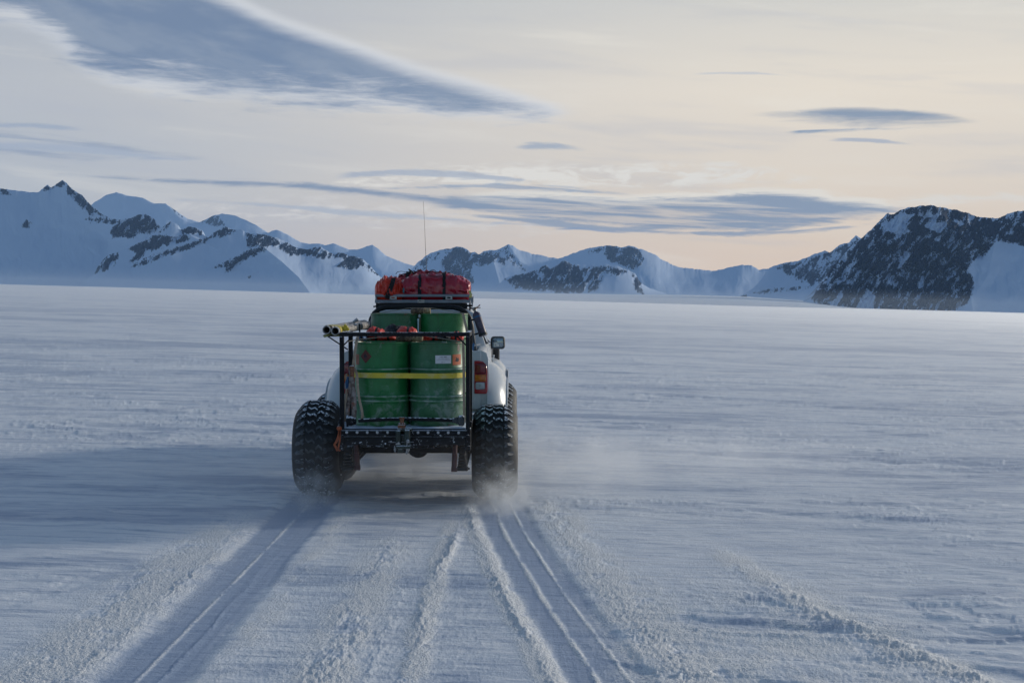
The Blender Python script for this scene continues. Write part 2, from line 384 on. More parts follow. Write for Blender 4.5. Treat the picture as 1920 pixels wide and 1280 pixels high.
def glaze_and_shade(x, y):
    g = np.zeros_like(x); r = np.hypot(x, y); m = r < 34
    xx = x[m]; yy = y[m]; fade = sst(17.5 - yy, 0, 2)
    n = fbm(xx * 6, yy * 1.3, 4, 62, 0.6)
    xr = np.interp(yy, [7, 8.7, 11.2, 13.7, 16.5, 18], [0.86, 0.58, 0.28, 0.02, -0.20, -0.25])
    a = np.maximum(track(xx, yy, -2.19, 0.32, 0.12), track(xx, yy, xr, 0.32, 0.12)) * fade  # wheel ruts: compressed snow, with the rut shade put into the colour
    b = 0.45 * sst(fbm(xx / 0.8, yy / 0.22, 4, 133), 0.0, 0.7) * track(xx, yy, -0.4, 3.2, 1.5) * sst(13.5 - yy, 0, 3)
    pf = sst(fbm((x + 0.1 * y) / 9, (y - 0.06 * x) / 4.5, 5, 201, 0.6), -0.05, 0.75) * sst(r, 14, 26) * np.exp(-(r / 700) ** 2)
    pn = sst(fbm((x) / 1.6, (y + 0.1 * x) / 0.6, 5, 211, 0.6), 0.0, 0.8) * np.exp(-(r / 30) ** 2)
    pb = sst(fbm((x + 0.2 * y) / 30, (y - 0.04 * x) / 9, 5, 221, 0.62), -0.15, 0.6) * sst(r, 25, 60) * np.exp(-(r / 1500) ** 2)
    ps = sst(fbm(x / 2.6, (y - 0.08 * x) / 0.5, 4, 231, 0.6), 0.05, 0.5) * sst(r, 12, 18) * np.exp(-(r / 60) ** 2)
    g = 0.42 * pf + 0.28 * pn + 0.55 * pb + 0.45 * ps + 0.16 * np.exp(-(r / 26) ** 2)
    g[m] = g[m] + np.clip(np.maximum(a * (0.95 + 0.3 * n), b), 0, 1)
    return np.clip(g, 0, 1)
def churn(x, y):
    c = np.zeros_like(x); m = np.hypot(x, y) < 34; xx = x[m]; yy = y[m]
    n = 1.3 * fbm(xx * 3.2, yy * 1.6, 5, 151, 0.65); fade = sst(16.8 - yy, 0, 2.5)
    xr = np.interp(yy, [7, 8.7, 11.2, 13.7, 16.5, 18], [0.86, 0.58, 0.28, 0.02, -0.20, -0.25])
    g = lambda xc, w_: np.exp(-((xx - xc) / w_) ** 2)
    q = 1.7 * g(-2.80, .24) * sst(15.5 - yy, 0, 4) + 2.4 * g(xr - .36, .075) * fade + 2.4 * g(-0.62, .075) * sst(15.5 - yy, 0, 3) + 1.0 * g(xr - .07, .022) * fade + .9 * g(xr + .13, .016) * fade
    q = q + 1.1 * g(-1.13, .20) * sst(14.5 - yy, 0, 3) + 1.2 * g(xr + .58, .22) * fade + .7 * g(-2.22, .015) * fade + .6 * g(-1.75, .12) * fade + .5 * sst(1.5 - np.abs(xx - 1.75), 0, .8) * sst(13.5 - yy, 0, 4)
    q = q + 1.6 * np.exp(-((xx - np.interp(yy, [8, 8.9, 10.3, 11.2, 12.9, 14], [3.05, 2.88, 2.48, 2.25, 1.98, 1.85])) / .16) ** 2) * sst(14 - yy, 0, 2)
    c[m] = np.clip(q * (0.9 + .8 * n), 0, 1); return c
az = np.concatenate([np.linspace(-180, -32, 60)[:-1], np.linspace(-32, -22.5, 60)[:-1], np.linspace(-22.5, 22.5, 1250)[:-1], np.linspace(22.5, 32, 60)[:-1], np.linspace(32, 180, 60)[:-1]])
rr = [0.05, 0.5, 1.5, 3, 5]; r_ = 6.5
while r_ < 10400:
    rr.append(r_); r_ += max(0.7 * r_ * r_ / 2340.0, 0.016) if r_ < 90 else r_ * 0.03
rr = np.array(rr)
A, R = np.meshgrid(np.radians(az), rr)
lim = np.interp(np.abs(az), [0, 24, 34, 60, 180], [10400, 10400, 3800, 3300, 3000])
R = np.minimum(R, 6.5 + (lim[None, :] - 6.5) * (R - 6.5) / (rr[-1] - 6.5) * 0 + lim[None, :] * (0.9 + 0.1 * R / rr[-1]))
GX = R * np.sin(A); GY = R * np.cos(A)
GZ = ground_h(GX, GY)
me = grid_mesh('snow_plain', GX, GY, GZ, {'glaze_and_shade': glaze_and_shade(GX, GY), 'churn': churn(GX, GY)}, wrap=True)
tag(link('snow_ground', me, SNOW), 'wind-scoured snow plain with wheel tracks running to the camera', 'ground', kind='structure')

# ------------------------------------------------------------------ mountains
def poly_sd(px, py, poly):        # signed distance in photo pixels, positive inside
    P = np.array(poly, float); Q = np.roll(P, -1, 0); d = np.full(px.shape, 1e9); ins = np.zeros(px.shape, bool)
    for (x0, y0), (x1, y1) in zip(P, Q):
        ex, ey = x1 - x0, y1 - y0; L = ex * ex + ey * ey + 1e-9
        t_ = np.clip(((px - x0) * ex + (py - y0) * ey) / L, 0, 1)
        d = np.minimum(d, np.hypot(px - x0 - t_ * ex, py - y0 - t_ * ey))
        c = (y0 > py) != (y1 > py)
        ins ^= c & (px < (x1 - x0) * (py - y0) / (y1 - y0 + 1e-12) + x0)
    return np.where(ins, d, -d)
def line_d(px, py, pts):
    d = np.full(px.shape, 1e9); sgn = np.zeros(px.shape)
    for (x0, y0), (x1, y1) in zip(pts[:-1], pts[1:]):
        ex, ey = x1 - x0, y1 - y0; L = ex * ex + ey * ey + 1e-9
        t_ = np.clip(((px - x0) * ex + (py - y0) * ey) / L, 0, 1)
        q = np.hypot(px - x0 - t_ * ex, py - y0 - t_ * ey); s = np.sign((px - x0) * ey - (py - y0) * ex)
        sgn = np.where(q < d, s, sgn); d = np.minimum(d, q)
    return d, sgn
def mountain(label, ridge, base, R0, depth, rocks, seed, rough=1.0, jag=1.0, spurs=(), bias=0.0, dens=0.8, relief=1.0, vexp=1.0, snows=(), lean=1.0, holes=1.0, sm=42, swing=None):
    """ridge/base: outline points; R0 ridge distance (m); depth: run-out of the slope facing us"""
    x0, x1 = ridge[0][0], ridge[-1][0]
    depth = depth * 0.38
    nc = int((x1 - x0) * dens) + 2; nr = 170; nb = 14
    px = np.linspace(x0, x1, nc)
    ry = np.interp(px, [p[0] for p in ridge], [p[1] for p in ridge])
    by = np.interp(px, [p[0] for p in base], [p[1] for p in base])
    hgt = np.maximum(by - ry, 0)
    ry = ry + jag * (fbm(px / 14.0, px * 0, 4, seed, 0.6) * 1.5) * np.clip(hgt / 25, 0, 1)
    v = np.linspace(0, 1, nr)[:, None]
    PX = np.broadcast_to(px, (nr, nc)).copy()
    kw = int(sm * dens); ker = np.exp(-np.linspace(-2.2, 2.2, 2 * kw + 1) ** 2); ker /= ker.sum()
    rs = np.convolve(np.pad(ry, kw, mode='edge'), ker, 'valid')
    re = rs + (ry - rs) * np.exp(-v / 0.10)
    PY = re + (by + 4 - re) * v ** vexp
    # slope relief as depth variation: gullies and buttresses down the face
    q = v * (1 - v) * 4; edge = np.clip(hgt / 40, 0, 1)[None, :]
    gul = fbm(PX / 26 + 0.4 * fbm(PX / 30, PY / 30, 2, seed + 3), PY / 60, 5, seed + 5, 0.58)
    cra = ridged(PX / 17, PY / 26, 4, seed + 9, 0.6) - 1.3
    big = fbm(PX / 90, PY / 80, 3, seed + 7)
    rk = np.full(PX.shape, -1.0)
    for pg in rocks:
        k = pg[0] if not isinstance(pg[0], tuple) else 1.0
        pl = pg[1:] if not isinstance(pg[0], tuple) else pg
        sd = poly_sd(PX, PY, pl)
        rk = np.maximum(rk, np.clip(sd / 6.0, -1, 1) * 0.5 * k + (k - 1) * 0.5)
    rockf = sst(rk, -0.1, 0.3)
    # rib noise that runs obliquely down the face; it steers both relief and where snow holds
    ra = (PX * 0.80 + PY * 0.60 * lean); rb_ = (-PX * 0.60 * lean + PY * 0.80)
    wv = 3.0 * fbm(PX / 22, PY / 22, 3, seed + 31)
    rib = fbm((ra + wv) / 7.5, (rb_ + wv) / 26.0, 5, seed + 33, 0.60)
    spk = fbm(PX / 3.2, PY / 2.6, 3, seed + 35, 0.6)
    lump = fbm(PX / 34, PY / 30, 3, seed + 37)
    ins = sst(rk, -0.35, 0.25)
    rk = rk - ins * np.clip(0.70 * holes * (rib + 0.35 * spk + 0.50 * lump) - 0.02 + .12 * (holes - 1), -0.25, 1.2)
    for pg in snows:
        sd = poly_sd(PX + 2.5 * rib, PY + 2.5 * spk, pg); rk = rk - 1.1 * np.clip(sd / 4.0 + .4, 0, 1)
    D = depth * v + 0 * PX
    D = D - depth * relief * edge * np.sqrt(np.clip(q, 0, 1)) * rockf * 0.045 * rib
    D = D - depth * relief * np.sqrt(np.clip(q, 0, 1)) * edge * (0.05 * big + rough * (0.006 + 0.030 * rockf) * gul + rough * 0.022 * rockf * cra)
    for amp, wd, pts in spurs:
        d, s = line_d(PX, PY, pts)
        D = D + 0.45 * depth * amp * np.exp(-d / wd)
    Yf = R0 - D
    if swing: Yf = Yf + np.interp(PX, [p[0] for p in swing], [p[1] for p in swing]) * (1 - v) ** 1.5
    Xf = (PX - 960) / F * Yf; Zf = CAMZ + (558 - PY) / F * Yf
    # back slope
    vb = np.linspace(1, 0, nb)[:-1, None]
    Rr = Yf[0]; Yb = Rr + depth * 0.9 * vb + 0 * px; zr = CAMZ + (558 - PY[0]) / F * Rr; zb = CAMZ + (558 - by - 4) / F * Rr
    Zb = zr + (zb - zr) * vb ** 1.1; Xb = (px - 960) / F * Rr + 0 * Yb
    X = np.concatenate([Xb, Xf]); Y = np.concatenate([Yb, Yf]); Z = np.concatenate([Zb, Zf])
    at = lambda a: np.concatenate([np.repeat(a[:1], nb - 1, 0), a])
    rk = rk + bias
    me = grid_mesh('mountain', X, Y, Z, {'rock': at(rk + 0.5), 'along': at(PX), 'down': at(PY)})
    o = link('mountain', me, MTN)
    return tag(o, label, 'mountain', kind='structure')

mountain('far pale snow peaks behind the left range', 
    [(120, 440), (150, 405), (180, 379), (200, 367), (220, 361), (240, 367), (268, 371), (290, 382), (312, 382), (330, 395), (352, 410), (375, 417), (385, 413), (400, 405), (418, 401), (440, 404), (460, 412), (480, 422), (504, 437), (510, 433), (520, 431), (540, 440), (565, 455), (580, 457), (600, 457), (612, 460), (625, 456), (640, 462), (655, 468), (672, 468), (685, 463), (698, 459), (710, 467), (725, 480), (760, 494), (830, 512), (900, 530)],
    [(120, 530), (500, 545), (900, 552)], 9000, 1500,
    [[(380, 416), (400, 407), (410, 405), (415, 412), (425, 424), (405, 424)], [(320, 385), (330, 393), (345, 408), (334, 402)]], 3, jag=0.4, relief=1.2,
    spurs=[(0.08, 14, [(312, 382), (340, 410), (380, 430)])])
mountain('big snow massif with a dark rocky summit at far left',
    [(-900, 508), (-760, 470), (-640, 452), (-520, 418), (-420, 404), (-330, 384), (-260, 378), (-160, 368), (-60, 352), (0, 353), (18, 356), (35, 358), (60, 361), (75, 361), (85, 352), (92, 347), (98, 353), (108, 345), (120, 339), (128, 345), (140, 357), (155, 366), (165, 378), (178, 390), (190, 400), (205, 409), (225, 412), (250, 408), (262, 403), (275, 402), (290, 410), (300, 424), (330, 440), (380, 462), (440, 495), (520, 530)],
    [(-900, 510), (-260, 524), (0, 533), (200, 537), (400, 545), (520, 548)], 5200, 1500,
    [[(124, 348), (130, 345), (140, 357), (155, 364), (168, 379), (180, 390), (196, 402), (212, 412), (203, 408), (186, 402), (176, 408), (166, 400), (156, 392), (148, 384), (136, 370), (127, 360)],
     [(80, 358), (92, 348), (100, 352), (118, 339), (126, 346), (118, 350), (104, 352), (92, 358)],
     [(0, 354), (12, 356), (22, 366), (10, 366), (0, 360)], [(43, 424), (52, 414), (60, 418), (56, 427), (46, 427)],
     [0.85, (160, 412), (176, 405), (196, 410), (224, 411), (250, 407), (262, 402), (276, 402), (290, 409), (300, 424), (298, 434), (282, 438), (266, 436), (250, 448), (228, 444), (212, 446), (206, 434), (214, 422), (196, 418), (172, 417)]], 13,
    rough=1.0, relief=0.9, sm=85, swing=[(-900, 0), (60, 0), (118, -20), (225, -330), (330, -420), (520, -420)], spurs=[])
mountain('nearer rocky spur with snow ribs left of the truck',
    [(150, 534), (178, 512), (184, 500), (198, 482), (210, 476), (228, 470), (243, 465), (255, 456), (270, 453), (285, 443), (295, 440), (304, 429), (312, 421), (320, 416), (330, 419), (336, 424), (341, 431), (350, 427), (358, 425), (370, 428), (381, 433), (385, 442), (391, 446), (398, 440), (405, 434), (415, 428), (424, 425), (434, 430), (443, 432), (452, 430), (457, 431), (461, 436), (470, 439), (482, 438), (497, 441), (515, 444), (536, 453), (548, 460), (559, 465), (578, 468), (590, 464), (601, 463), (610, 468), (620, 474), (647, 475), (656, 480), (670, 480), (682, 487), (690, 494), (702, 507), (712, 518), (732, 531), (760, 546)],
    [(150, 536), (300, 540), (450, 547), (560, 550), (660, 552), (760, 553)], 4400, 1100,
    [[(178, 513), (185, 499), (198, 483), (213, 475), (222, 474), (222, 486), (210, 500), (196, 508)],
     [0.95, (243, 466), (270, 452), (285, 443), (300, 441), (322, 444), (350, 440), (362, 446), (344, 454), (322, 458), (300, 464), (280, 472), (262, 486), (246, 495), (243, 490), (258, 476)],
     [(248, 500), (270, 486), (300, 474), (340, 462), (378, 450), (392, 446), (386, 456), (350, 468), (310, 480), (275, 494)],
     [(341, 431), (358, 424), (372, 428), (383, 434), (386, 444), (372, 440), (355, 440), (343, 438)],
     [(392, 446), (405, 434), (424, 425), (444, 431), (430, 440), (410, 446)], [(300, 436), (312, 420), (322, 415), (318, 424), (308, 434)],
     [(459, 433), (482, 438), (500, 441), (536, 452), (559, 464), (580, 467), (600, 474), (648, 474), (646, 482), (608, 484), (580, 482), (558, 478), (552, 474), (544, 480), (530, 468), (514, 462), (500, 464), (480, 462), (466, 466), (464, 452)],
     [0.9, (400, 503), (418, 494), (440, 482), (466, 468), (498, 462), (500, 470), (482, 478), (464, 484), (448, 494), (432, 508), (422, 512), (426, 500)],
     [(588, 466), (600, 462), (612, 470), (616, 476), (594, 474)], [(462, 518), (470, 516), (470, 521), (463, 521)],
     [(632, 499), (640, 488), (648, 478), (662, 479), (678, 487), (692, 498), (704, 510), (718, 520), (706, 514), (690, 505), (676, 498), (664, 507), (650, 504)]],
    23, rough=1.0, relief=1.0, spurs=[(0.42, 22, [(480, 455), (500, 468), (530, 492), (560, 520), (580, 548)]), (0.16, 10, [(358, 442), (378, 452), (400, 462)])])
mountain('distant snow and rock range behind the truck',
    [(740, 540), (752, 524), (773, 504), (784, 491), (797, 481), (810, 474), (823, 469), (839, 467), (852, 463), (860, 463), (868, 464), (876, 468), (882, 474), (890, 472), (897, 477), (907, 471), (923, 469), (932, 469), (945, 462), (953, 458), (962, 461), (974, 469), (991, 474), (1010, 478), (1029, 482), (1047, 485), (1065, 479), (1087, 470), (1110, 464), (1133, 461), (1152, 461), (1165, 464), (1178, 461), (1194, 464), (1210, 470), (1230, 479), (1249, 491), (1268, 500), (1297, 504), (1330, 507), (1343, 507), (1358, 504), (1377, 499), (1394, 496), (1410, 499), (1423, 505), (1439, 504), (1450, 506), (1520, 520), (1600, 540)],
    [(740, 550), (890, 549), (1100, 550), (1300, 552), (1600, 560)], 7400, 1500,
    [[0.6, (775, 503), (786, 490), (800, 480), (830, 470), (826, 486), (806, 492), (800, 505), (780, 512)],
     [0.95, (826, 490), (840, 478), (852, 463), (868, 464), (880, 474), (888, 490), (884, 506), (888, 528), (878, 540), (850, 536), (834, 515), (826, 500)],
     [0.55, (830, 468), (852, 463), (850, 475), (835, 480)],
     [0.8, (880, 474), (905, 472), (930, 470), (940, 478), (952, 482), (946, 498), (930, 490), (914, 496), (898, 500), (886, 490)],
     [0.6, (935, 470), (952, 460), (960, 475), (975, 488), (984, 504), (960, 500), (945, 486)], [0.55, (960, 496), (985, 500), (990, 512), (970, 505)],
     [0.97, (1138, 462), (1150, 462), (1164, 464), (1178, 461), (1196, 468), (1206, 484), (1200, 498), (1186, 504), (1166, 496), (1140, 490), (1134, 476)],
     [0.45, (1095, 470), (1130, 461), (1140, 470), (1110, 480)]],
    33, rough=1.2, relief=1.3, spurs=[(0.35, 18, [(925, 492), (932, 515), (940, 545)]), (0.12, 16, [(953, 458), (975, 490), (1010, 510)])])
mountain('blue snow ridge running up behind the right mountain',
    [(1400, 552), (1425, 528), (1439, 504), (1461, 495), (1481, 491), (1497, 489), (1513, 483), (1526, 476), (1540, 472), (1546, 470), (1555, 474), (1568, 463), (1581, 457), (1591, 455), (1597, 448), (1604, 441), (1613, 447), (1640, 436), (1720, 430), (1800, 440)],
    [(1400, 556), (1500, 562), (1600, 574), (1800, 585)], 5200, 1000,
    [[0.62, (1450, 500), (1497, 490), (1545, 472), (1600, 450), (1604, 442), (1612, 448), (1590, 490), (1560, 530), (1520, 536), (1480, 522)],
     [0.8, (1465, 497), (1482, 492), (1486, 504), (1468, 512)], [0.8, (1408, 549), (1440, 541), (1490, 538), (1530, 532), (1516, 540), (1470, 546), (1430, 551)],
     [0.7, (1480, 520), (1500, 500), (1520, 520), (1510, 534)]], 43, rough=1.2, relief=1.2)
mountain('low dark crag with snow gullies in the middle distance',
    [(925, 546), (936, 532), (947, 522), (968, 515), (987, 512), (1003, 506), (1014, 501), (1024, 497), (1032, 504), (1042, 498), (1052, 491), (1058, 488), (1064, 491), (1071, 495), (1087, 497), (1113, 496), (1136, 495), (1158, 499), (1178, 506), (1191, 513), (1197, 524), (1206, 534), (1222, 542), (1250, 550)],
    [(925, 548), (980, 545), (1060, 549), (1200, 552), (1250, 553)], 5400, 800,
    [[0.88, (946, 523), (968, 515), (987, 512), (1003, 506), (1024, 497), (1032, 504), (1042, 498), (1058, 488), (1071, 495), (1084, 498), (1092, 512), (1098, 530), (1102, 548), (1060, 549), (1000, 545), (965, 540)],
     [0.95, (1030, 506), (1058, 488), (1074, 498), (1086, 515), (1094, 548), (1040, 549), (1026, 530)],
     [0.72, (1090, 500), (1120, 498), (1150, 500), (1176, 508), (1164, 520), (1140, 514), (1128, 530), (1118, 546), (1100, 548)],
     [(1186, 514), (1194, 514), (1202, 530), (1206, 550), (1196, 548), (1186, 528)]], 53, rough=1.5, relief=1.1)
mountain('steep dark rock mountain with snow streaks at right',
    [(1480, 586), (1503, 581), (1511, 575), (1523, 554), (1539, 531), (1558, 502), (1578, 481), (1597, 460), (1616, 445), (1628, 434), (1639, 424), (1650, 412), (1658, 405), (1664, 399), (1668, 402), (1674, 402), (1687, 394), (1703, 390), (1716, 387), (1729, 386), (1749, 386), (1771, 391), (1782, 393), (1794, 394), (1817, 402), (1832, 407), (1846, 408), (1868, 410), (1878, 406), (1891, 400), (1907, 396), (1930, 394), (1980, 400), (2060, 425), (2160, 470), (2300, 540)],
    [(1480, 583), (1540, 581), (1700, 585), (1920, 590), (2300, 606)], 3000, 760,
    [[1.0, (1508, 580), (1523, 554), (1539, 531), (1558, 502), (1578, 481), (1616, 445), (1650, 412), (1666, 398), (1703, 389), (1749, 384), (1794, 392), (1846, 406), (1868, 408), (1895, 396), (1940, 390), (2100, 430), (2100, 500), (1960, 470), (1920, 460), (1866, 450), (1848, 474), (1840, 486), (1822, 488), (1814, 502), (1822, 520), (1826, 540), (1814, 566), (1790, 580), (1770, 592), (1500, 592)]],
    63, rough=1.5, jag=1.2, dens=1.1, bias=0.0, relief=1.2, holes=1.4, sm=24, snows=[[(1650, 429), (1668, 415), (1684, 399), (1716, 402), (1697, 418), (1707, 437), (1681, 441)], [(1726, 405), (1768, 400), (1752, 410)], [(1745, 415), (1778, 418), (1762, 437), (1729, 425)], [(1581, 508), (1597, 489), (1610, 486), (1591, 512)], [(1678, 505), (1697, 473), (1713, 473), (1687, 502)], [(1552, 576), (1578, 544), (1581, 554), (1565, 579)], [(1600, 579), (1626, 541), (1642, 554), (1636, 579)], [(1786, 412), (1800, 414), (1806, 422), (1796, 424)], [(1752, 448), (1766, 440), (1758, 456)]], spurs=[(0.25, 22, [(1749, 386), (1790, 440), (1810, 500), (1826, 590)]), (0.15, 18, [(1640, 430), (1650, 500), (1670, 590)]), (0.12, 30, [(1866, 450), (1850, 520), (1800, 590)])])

# ------------------------------------------------------------------ the air: even haze round everything
def haze():
    me = bpy.data.meshes.new('haze'); bm = bmesh.new(); bmesh.ops.create_cube(bm, size=1)
    x0, x1, y0, y1, z0, z1 = -4700, 4700, -3100, 10900, -420, 1150
    for v in bm.verts:
        v.co = (x0 if v.co.x < 0 else x1, y0 if v.co.y < 0 else y1, z0 if v.co.z < 0 else z1)
    bm.to_mesh(me); bm.free()
    m = bpy.data.materials.new('haze'); m.use_nodes = True; t = NT(m.node_tree)
    t.n.remove(t.n['Principled BSDF'])
    v = t.node('ShaderNodeVolumePrincipled'); v.inputs['Color'].default_value = (0.42, 0.66, 1.0, 1)
    v.inputs['Density'].default_value = 4.0e-5; v.inputs['Anisotropy'].default_value = 0.0
    t.l.new(v.outputs[0], t.n['Material Output'].inputs['Volume'])
    return tag(link('haze', me, m), 'thin cold haze over the whole ice plain', 'haze', kind='stuff')
haze()
def drift():
    me = bpy.data.meshes.new('blowing_snow'); bm = bmesh.new(); bmesh.ops.create_cube(bm, size=1)
    for v in bm.verts:
        x = -1500 if v.co.x < 0 else 1500; y = -200 if v.co.y < 0 else 2400
        v.co = (x, y, -KS * (x - XC) + (-0.8 if v.co.z < 0 else 0.9))
    bm.to_mesh(me); bm.free()
    m = bpy.data.materials.new('blowing_snow'); m.use_nodes = True; t = NT(m.node_tree)
    t.n.remove(t.n['Principled BSDF'])
    v = t.node('ShaderNodeVolumePrincipled'); v.inputs['Color'].default_value = (0.95, 0.97, 1.0, 1)
    v.inputs['Density'].default_value = 0.014; v.inputs['Anisotropy'].default_value = 0.7
    t.l.new(v.outputs[0], t.n['Material Output'].inputs['Volume'])
    return tag(link('blowing_snow', me, m), 'knee-high layer of wind-blown snow over the plain', 'blowing snow', kind='stuff')
drift()
def base_mist():
    me = bpy.data.meshes.new('ground_mist'); bm = bmesh.new(); bmesh.ops.create_cube(bm, size=1)
    for v in bm.verts:
        x = -1900 if v.co.x < 0 else 1900; y = 1300 if v.co.y < 0 else 4340
        v.co = (x, y, -KS * (x - XC) + (-30 if v.co.z < 0 else 20))
    bm.to_mesh(me); bm.free()
    m = bpy.data.materials.new('ground_mist'); m.use_nodes = True; t = NT(m.node_tree)
    t.n.remove(t.n['Principled BSDF'])
    v = t.node('ShaderNodeVolumePrincipled'); v.inputs['Color'].default_value = (0.80, 0.90, 1.0, 1)
    v.inputs['Density'].default_value = 0.9e-4; v.inputs['Anisotropy'].default_value = 0.3
    t.l.new(v.outputs[0], t.n['Material Output'].inputs['Volume'])
    return tag(link('ground_mist', me, m), 'low snow mist lying along the foot of the mountains', 'mist', kind='stuff')
base_mist()

# =================================================================== builders
def P(px, py, Y):                 # point seen at a photo pixel, at distance Y
    dx = px - 960; dy = F * math.cos(PITCH) + (640 - py) * math.sin(PITCH); dz = -F * math.sin(PITCH) + (640 - py) * math.cos(PITCH)
    return Vector((dx / dy * Y, Y, CAMZ + dz / dy * Y))
class MB:
    def __init__(s): s.bm = bmesh.new()
    def box(s, x0, x1, y0, y1, z0, z1, bev=0.0, rot=None, piv=None, seg=1):
        t = bmesh.new(); bmesh.ops.create_cube(t, size=1)
        for v in t.verts:
            v.co = Vector((x0 if v.co.x < 0 else x1, y0 if v.co.y < 0 else y1, z0 if v.co.z < 0 else z1))
        if bev: bmesh.ops.bevel(t, geom=t.edges[:], offset=bev, segments=seg, affect='EDGES', profile=0.5)
        if rot is not None:
            c = piv or Vector(((x0 + x1) / 2, (y0 + y1) / 2, (z0 + z1) / 2))
            bmesh.ops.rotate(t, verts=t.verts, cent=c, matrix=rot)
        return s.merge(t)
    def merge(s, t):
        me = bpy.data.meshes.new('t'); t.to_mesh(me); t.free(); s.bm.from_mesh(me); bpy.data.meshes.remove(me); return s
    def tube(s, pts, r, seg=10, flat=None, up=None):
        pts = [Vector(p) for p in pts]; n = len(pts); rings = []
        ref = Vector(up) if up else None
        for i, p in enumerate(pts):
            d = (pts[min(i + 1, n - 1)] - pts[max(i - 1, 0)]).normalized()
            a = ref if ref else (Vector((0, 0, 1)) if abs(d.z) < 0.9 else Vector((0, 1, 0)))
            u = d.cross(a).normalized(); v = u.cross(d).normalized()
            if rings and not ref:                     # keep the frame from flipping
                u = (pu - d * pu.dot(d)).normalized(); v = u.cross(d).normalized()
            pu = u; rr_ = r[i] if isinstance(r, (list, tuple)) else r
            ru, rv = (rr_, rr_) if flat is None else flat
            rings.append([s.bm.verts.new(p + u * math.cos(2 * math.pi * k / seg) * ru + v * math.sin(2 * math.pi * k / seg) * rv) for k in range(seg)])
        for a, b in zip(rings[:-1], rings[1:]):
            for k in range(seg): s.bm.faces.new((a[k], a[(k + 1) % seg], b[(k + 1) % seg], b[k]))
        s.bm.faces.new(rings[0][::-1]); s.bm.faces.new(rings[-1]); return s
    def ribbon(s, pts, wdir, w, th, mode=None):
        """flat strap through pts; wdir = direction of its width"""
        pts = [Vector(p) for p in pts]; n = len(pts); R_ = []
        for i, p in enumerate(pts):
            d = (pts[min(i + 1, n - 1)] - pts[max(i - 1, 0)]).normalized()
            wd = (wdir[i] if isinstance(wdir, list) else Vector(wdir)); wd = Vector(wd); wd = (wd - d * wd.dot(d)).normalized(); nn = d.cross(wd).normalized()
            R_.append([s.bm.verts.new(p + wd * a * w / 2 + nn * b * th / 2) for a, b in ((-1, -1), (1, -1), (1, 1), (-1, 1))])
        for a, b in zip(R_[:-1], R_[1:]):
            for k in range(4): s.bm.faces.new((a[k], a[(k + 1) % 4], b[(k + 1) % 4], b[k]))
        s.bm.faces.new(R_[0][::-1]); s.bm.faces.new(R_[-1]); return s
    def lathe(s, prof, c=(0, 0, 0), axis='z', seg=48, close=False):
        c = Vector(c); rings = []
        for (r, h) in prof:
            ring = []
            for k in range(seg):
                a = 2 * math.pi * k / seg; q = (r * math.cos(a), r * math.sin(a))
                v = {'z': (q[0], q[1], h), 'x': (h, q[0], q[1]), 'y': (q[0], h, q[1])}[axis]
                ring.append(s.bm.verts.new(c + Vector(v)))
            rings.append(ring)
        for a, b in zip(rings[:-1], rings[1:]):
            for k in range(seg): s.bm.faces.new((a[k], a[(k + 1) % seg], b[(k + 1) % seg], b[k]))
        if prof[0][0] > 1e-6 and not close: s.bm.faces.new(rings[0][::-1])
        if prof[-1][0] > 1e-6 and not close: s.bm.faces.new(rings[-1])
        if close:
            for k in range(seg): s.bm.faces.new((rings[-1][k], rings[-1][(k + 1) % seg], rings[0][(k + 1) % seg], rings[0][k]))
        return s
    def prism(s, poly, fn0, fn1):
        """poly: 2-D points; fn0/fn1 map them to the two end faces"""
        a = [s.bm.verts.new(fn0(*p)) for p in poly]; b = [s.bm.verts.new(fn1(*p)) for p in poly]; n = len(poly)
        s.bm.faces.new(a[::-1]); s.bm.faces.new(b)
        for k in range(n): s.bm.faces.new((a[k], a[(k + 1) % n], b[(k + 1) % n], b[k]))
        return s
    def loft(s, secs, cap=True):
        R_ = [[s.bm.verts.new(p) for p in sec] for sec in secs]; n = len(secs[0])
        for a, b in zip(R_[:-1], R_[1:]):
            for k in range(n): s.bm.faces.new((a[k], a[(k + 1) % n], b[(k + 1) % n], b[k]))
        if cap: s.bm.faces.new(R_[0][::-1]); s.bm.faces.new(R_[-1])
        return s
    def surf(s, fn, nu, nv, wrapu=False, wrapv=False):
        V = [[s.bm.verts.new(fn(i / (nu if wrapu else nu - 1), j / (nv if wrapv else nv - 1))) for j in range(nv)] for i in range(nu)]
        for i in range(nu if wrapu else nu - 1):
            for j in range(nv if wrapv else nv - 1):
                q = (V[i][j], V[(i + 1) % nu][j], V[(i + 1) % nu][(j + 1) % nv], V[i][(j + 1) % nv])
                s.bm.faces.new(q)
        return s
    def build(s, name, m, parent=None, smooth=35, origin=None, sub=0, bevel=0):
        bm = s.bm
        bmesh.ops.remove_doubles(bm, verts=bm.verts, dist=1e-5)
        bmesh.ops.recalc_face_normals(bm, faces=bm.faces)
        me = bpy.data.meshes.new(name)
        o0 = Vector(origin) if origin is not None else None
        if o0 is not None: bmesh.ops.translate(bm, verts=bm.verts, vec=-o0)
        bm.to_mesh(me); bm.free()
        if smooth:
            for p in me.polygons: p.use_smooth = True
            me.set_sharp_from_angle(angle=math.radians(smooth))
        o = bpy.data.objects.new(name, me); COL.objects.link(o); me.materials.append(m)
        if parent is not None:
            o.parent = parent
            if origin is None: o.location = -wloc(parent)
            else: o.location = o0 - wloc(parent)
        elif o0 is not None: o.location = o0
        if bevel:
            b_ = o.modifiers.new('bevel', 'BEVEL'); b_.width = bevel; b_.segments = 2; b_.limit_method = 'ANGLE'
        if sub:
            b_ = o.modifiers.new('sub', 'SUBSURF'); b_.levels = sub; b_.render_levels = sub
        return o
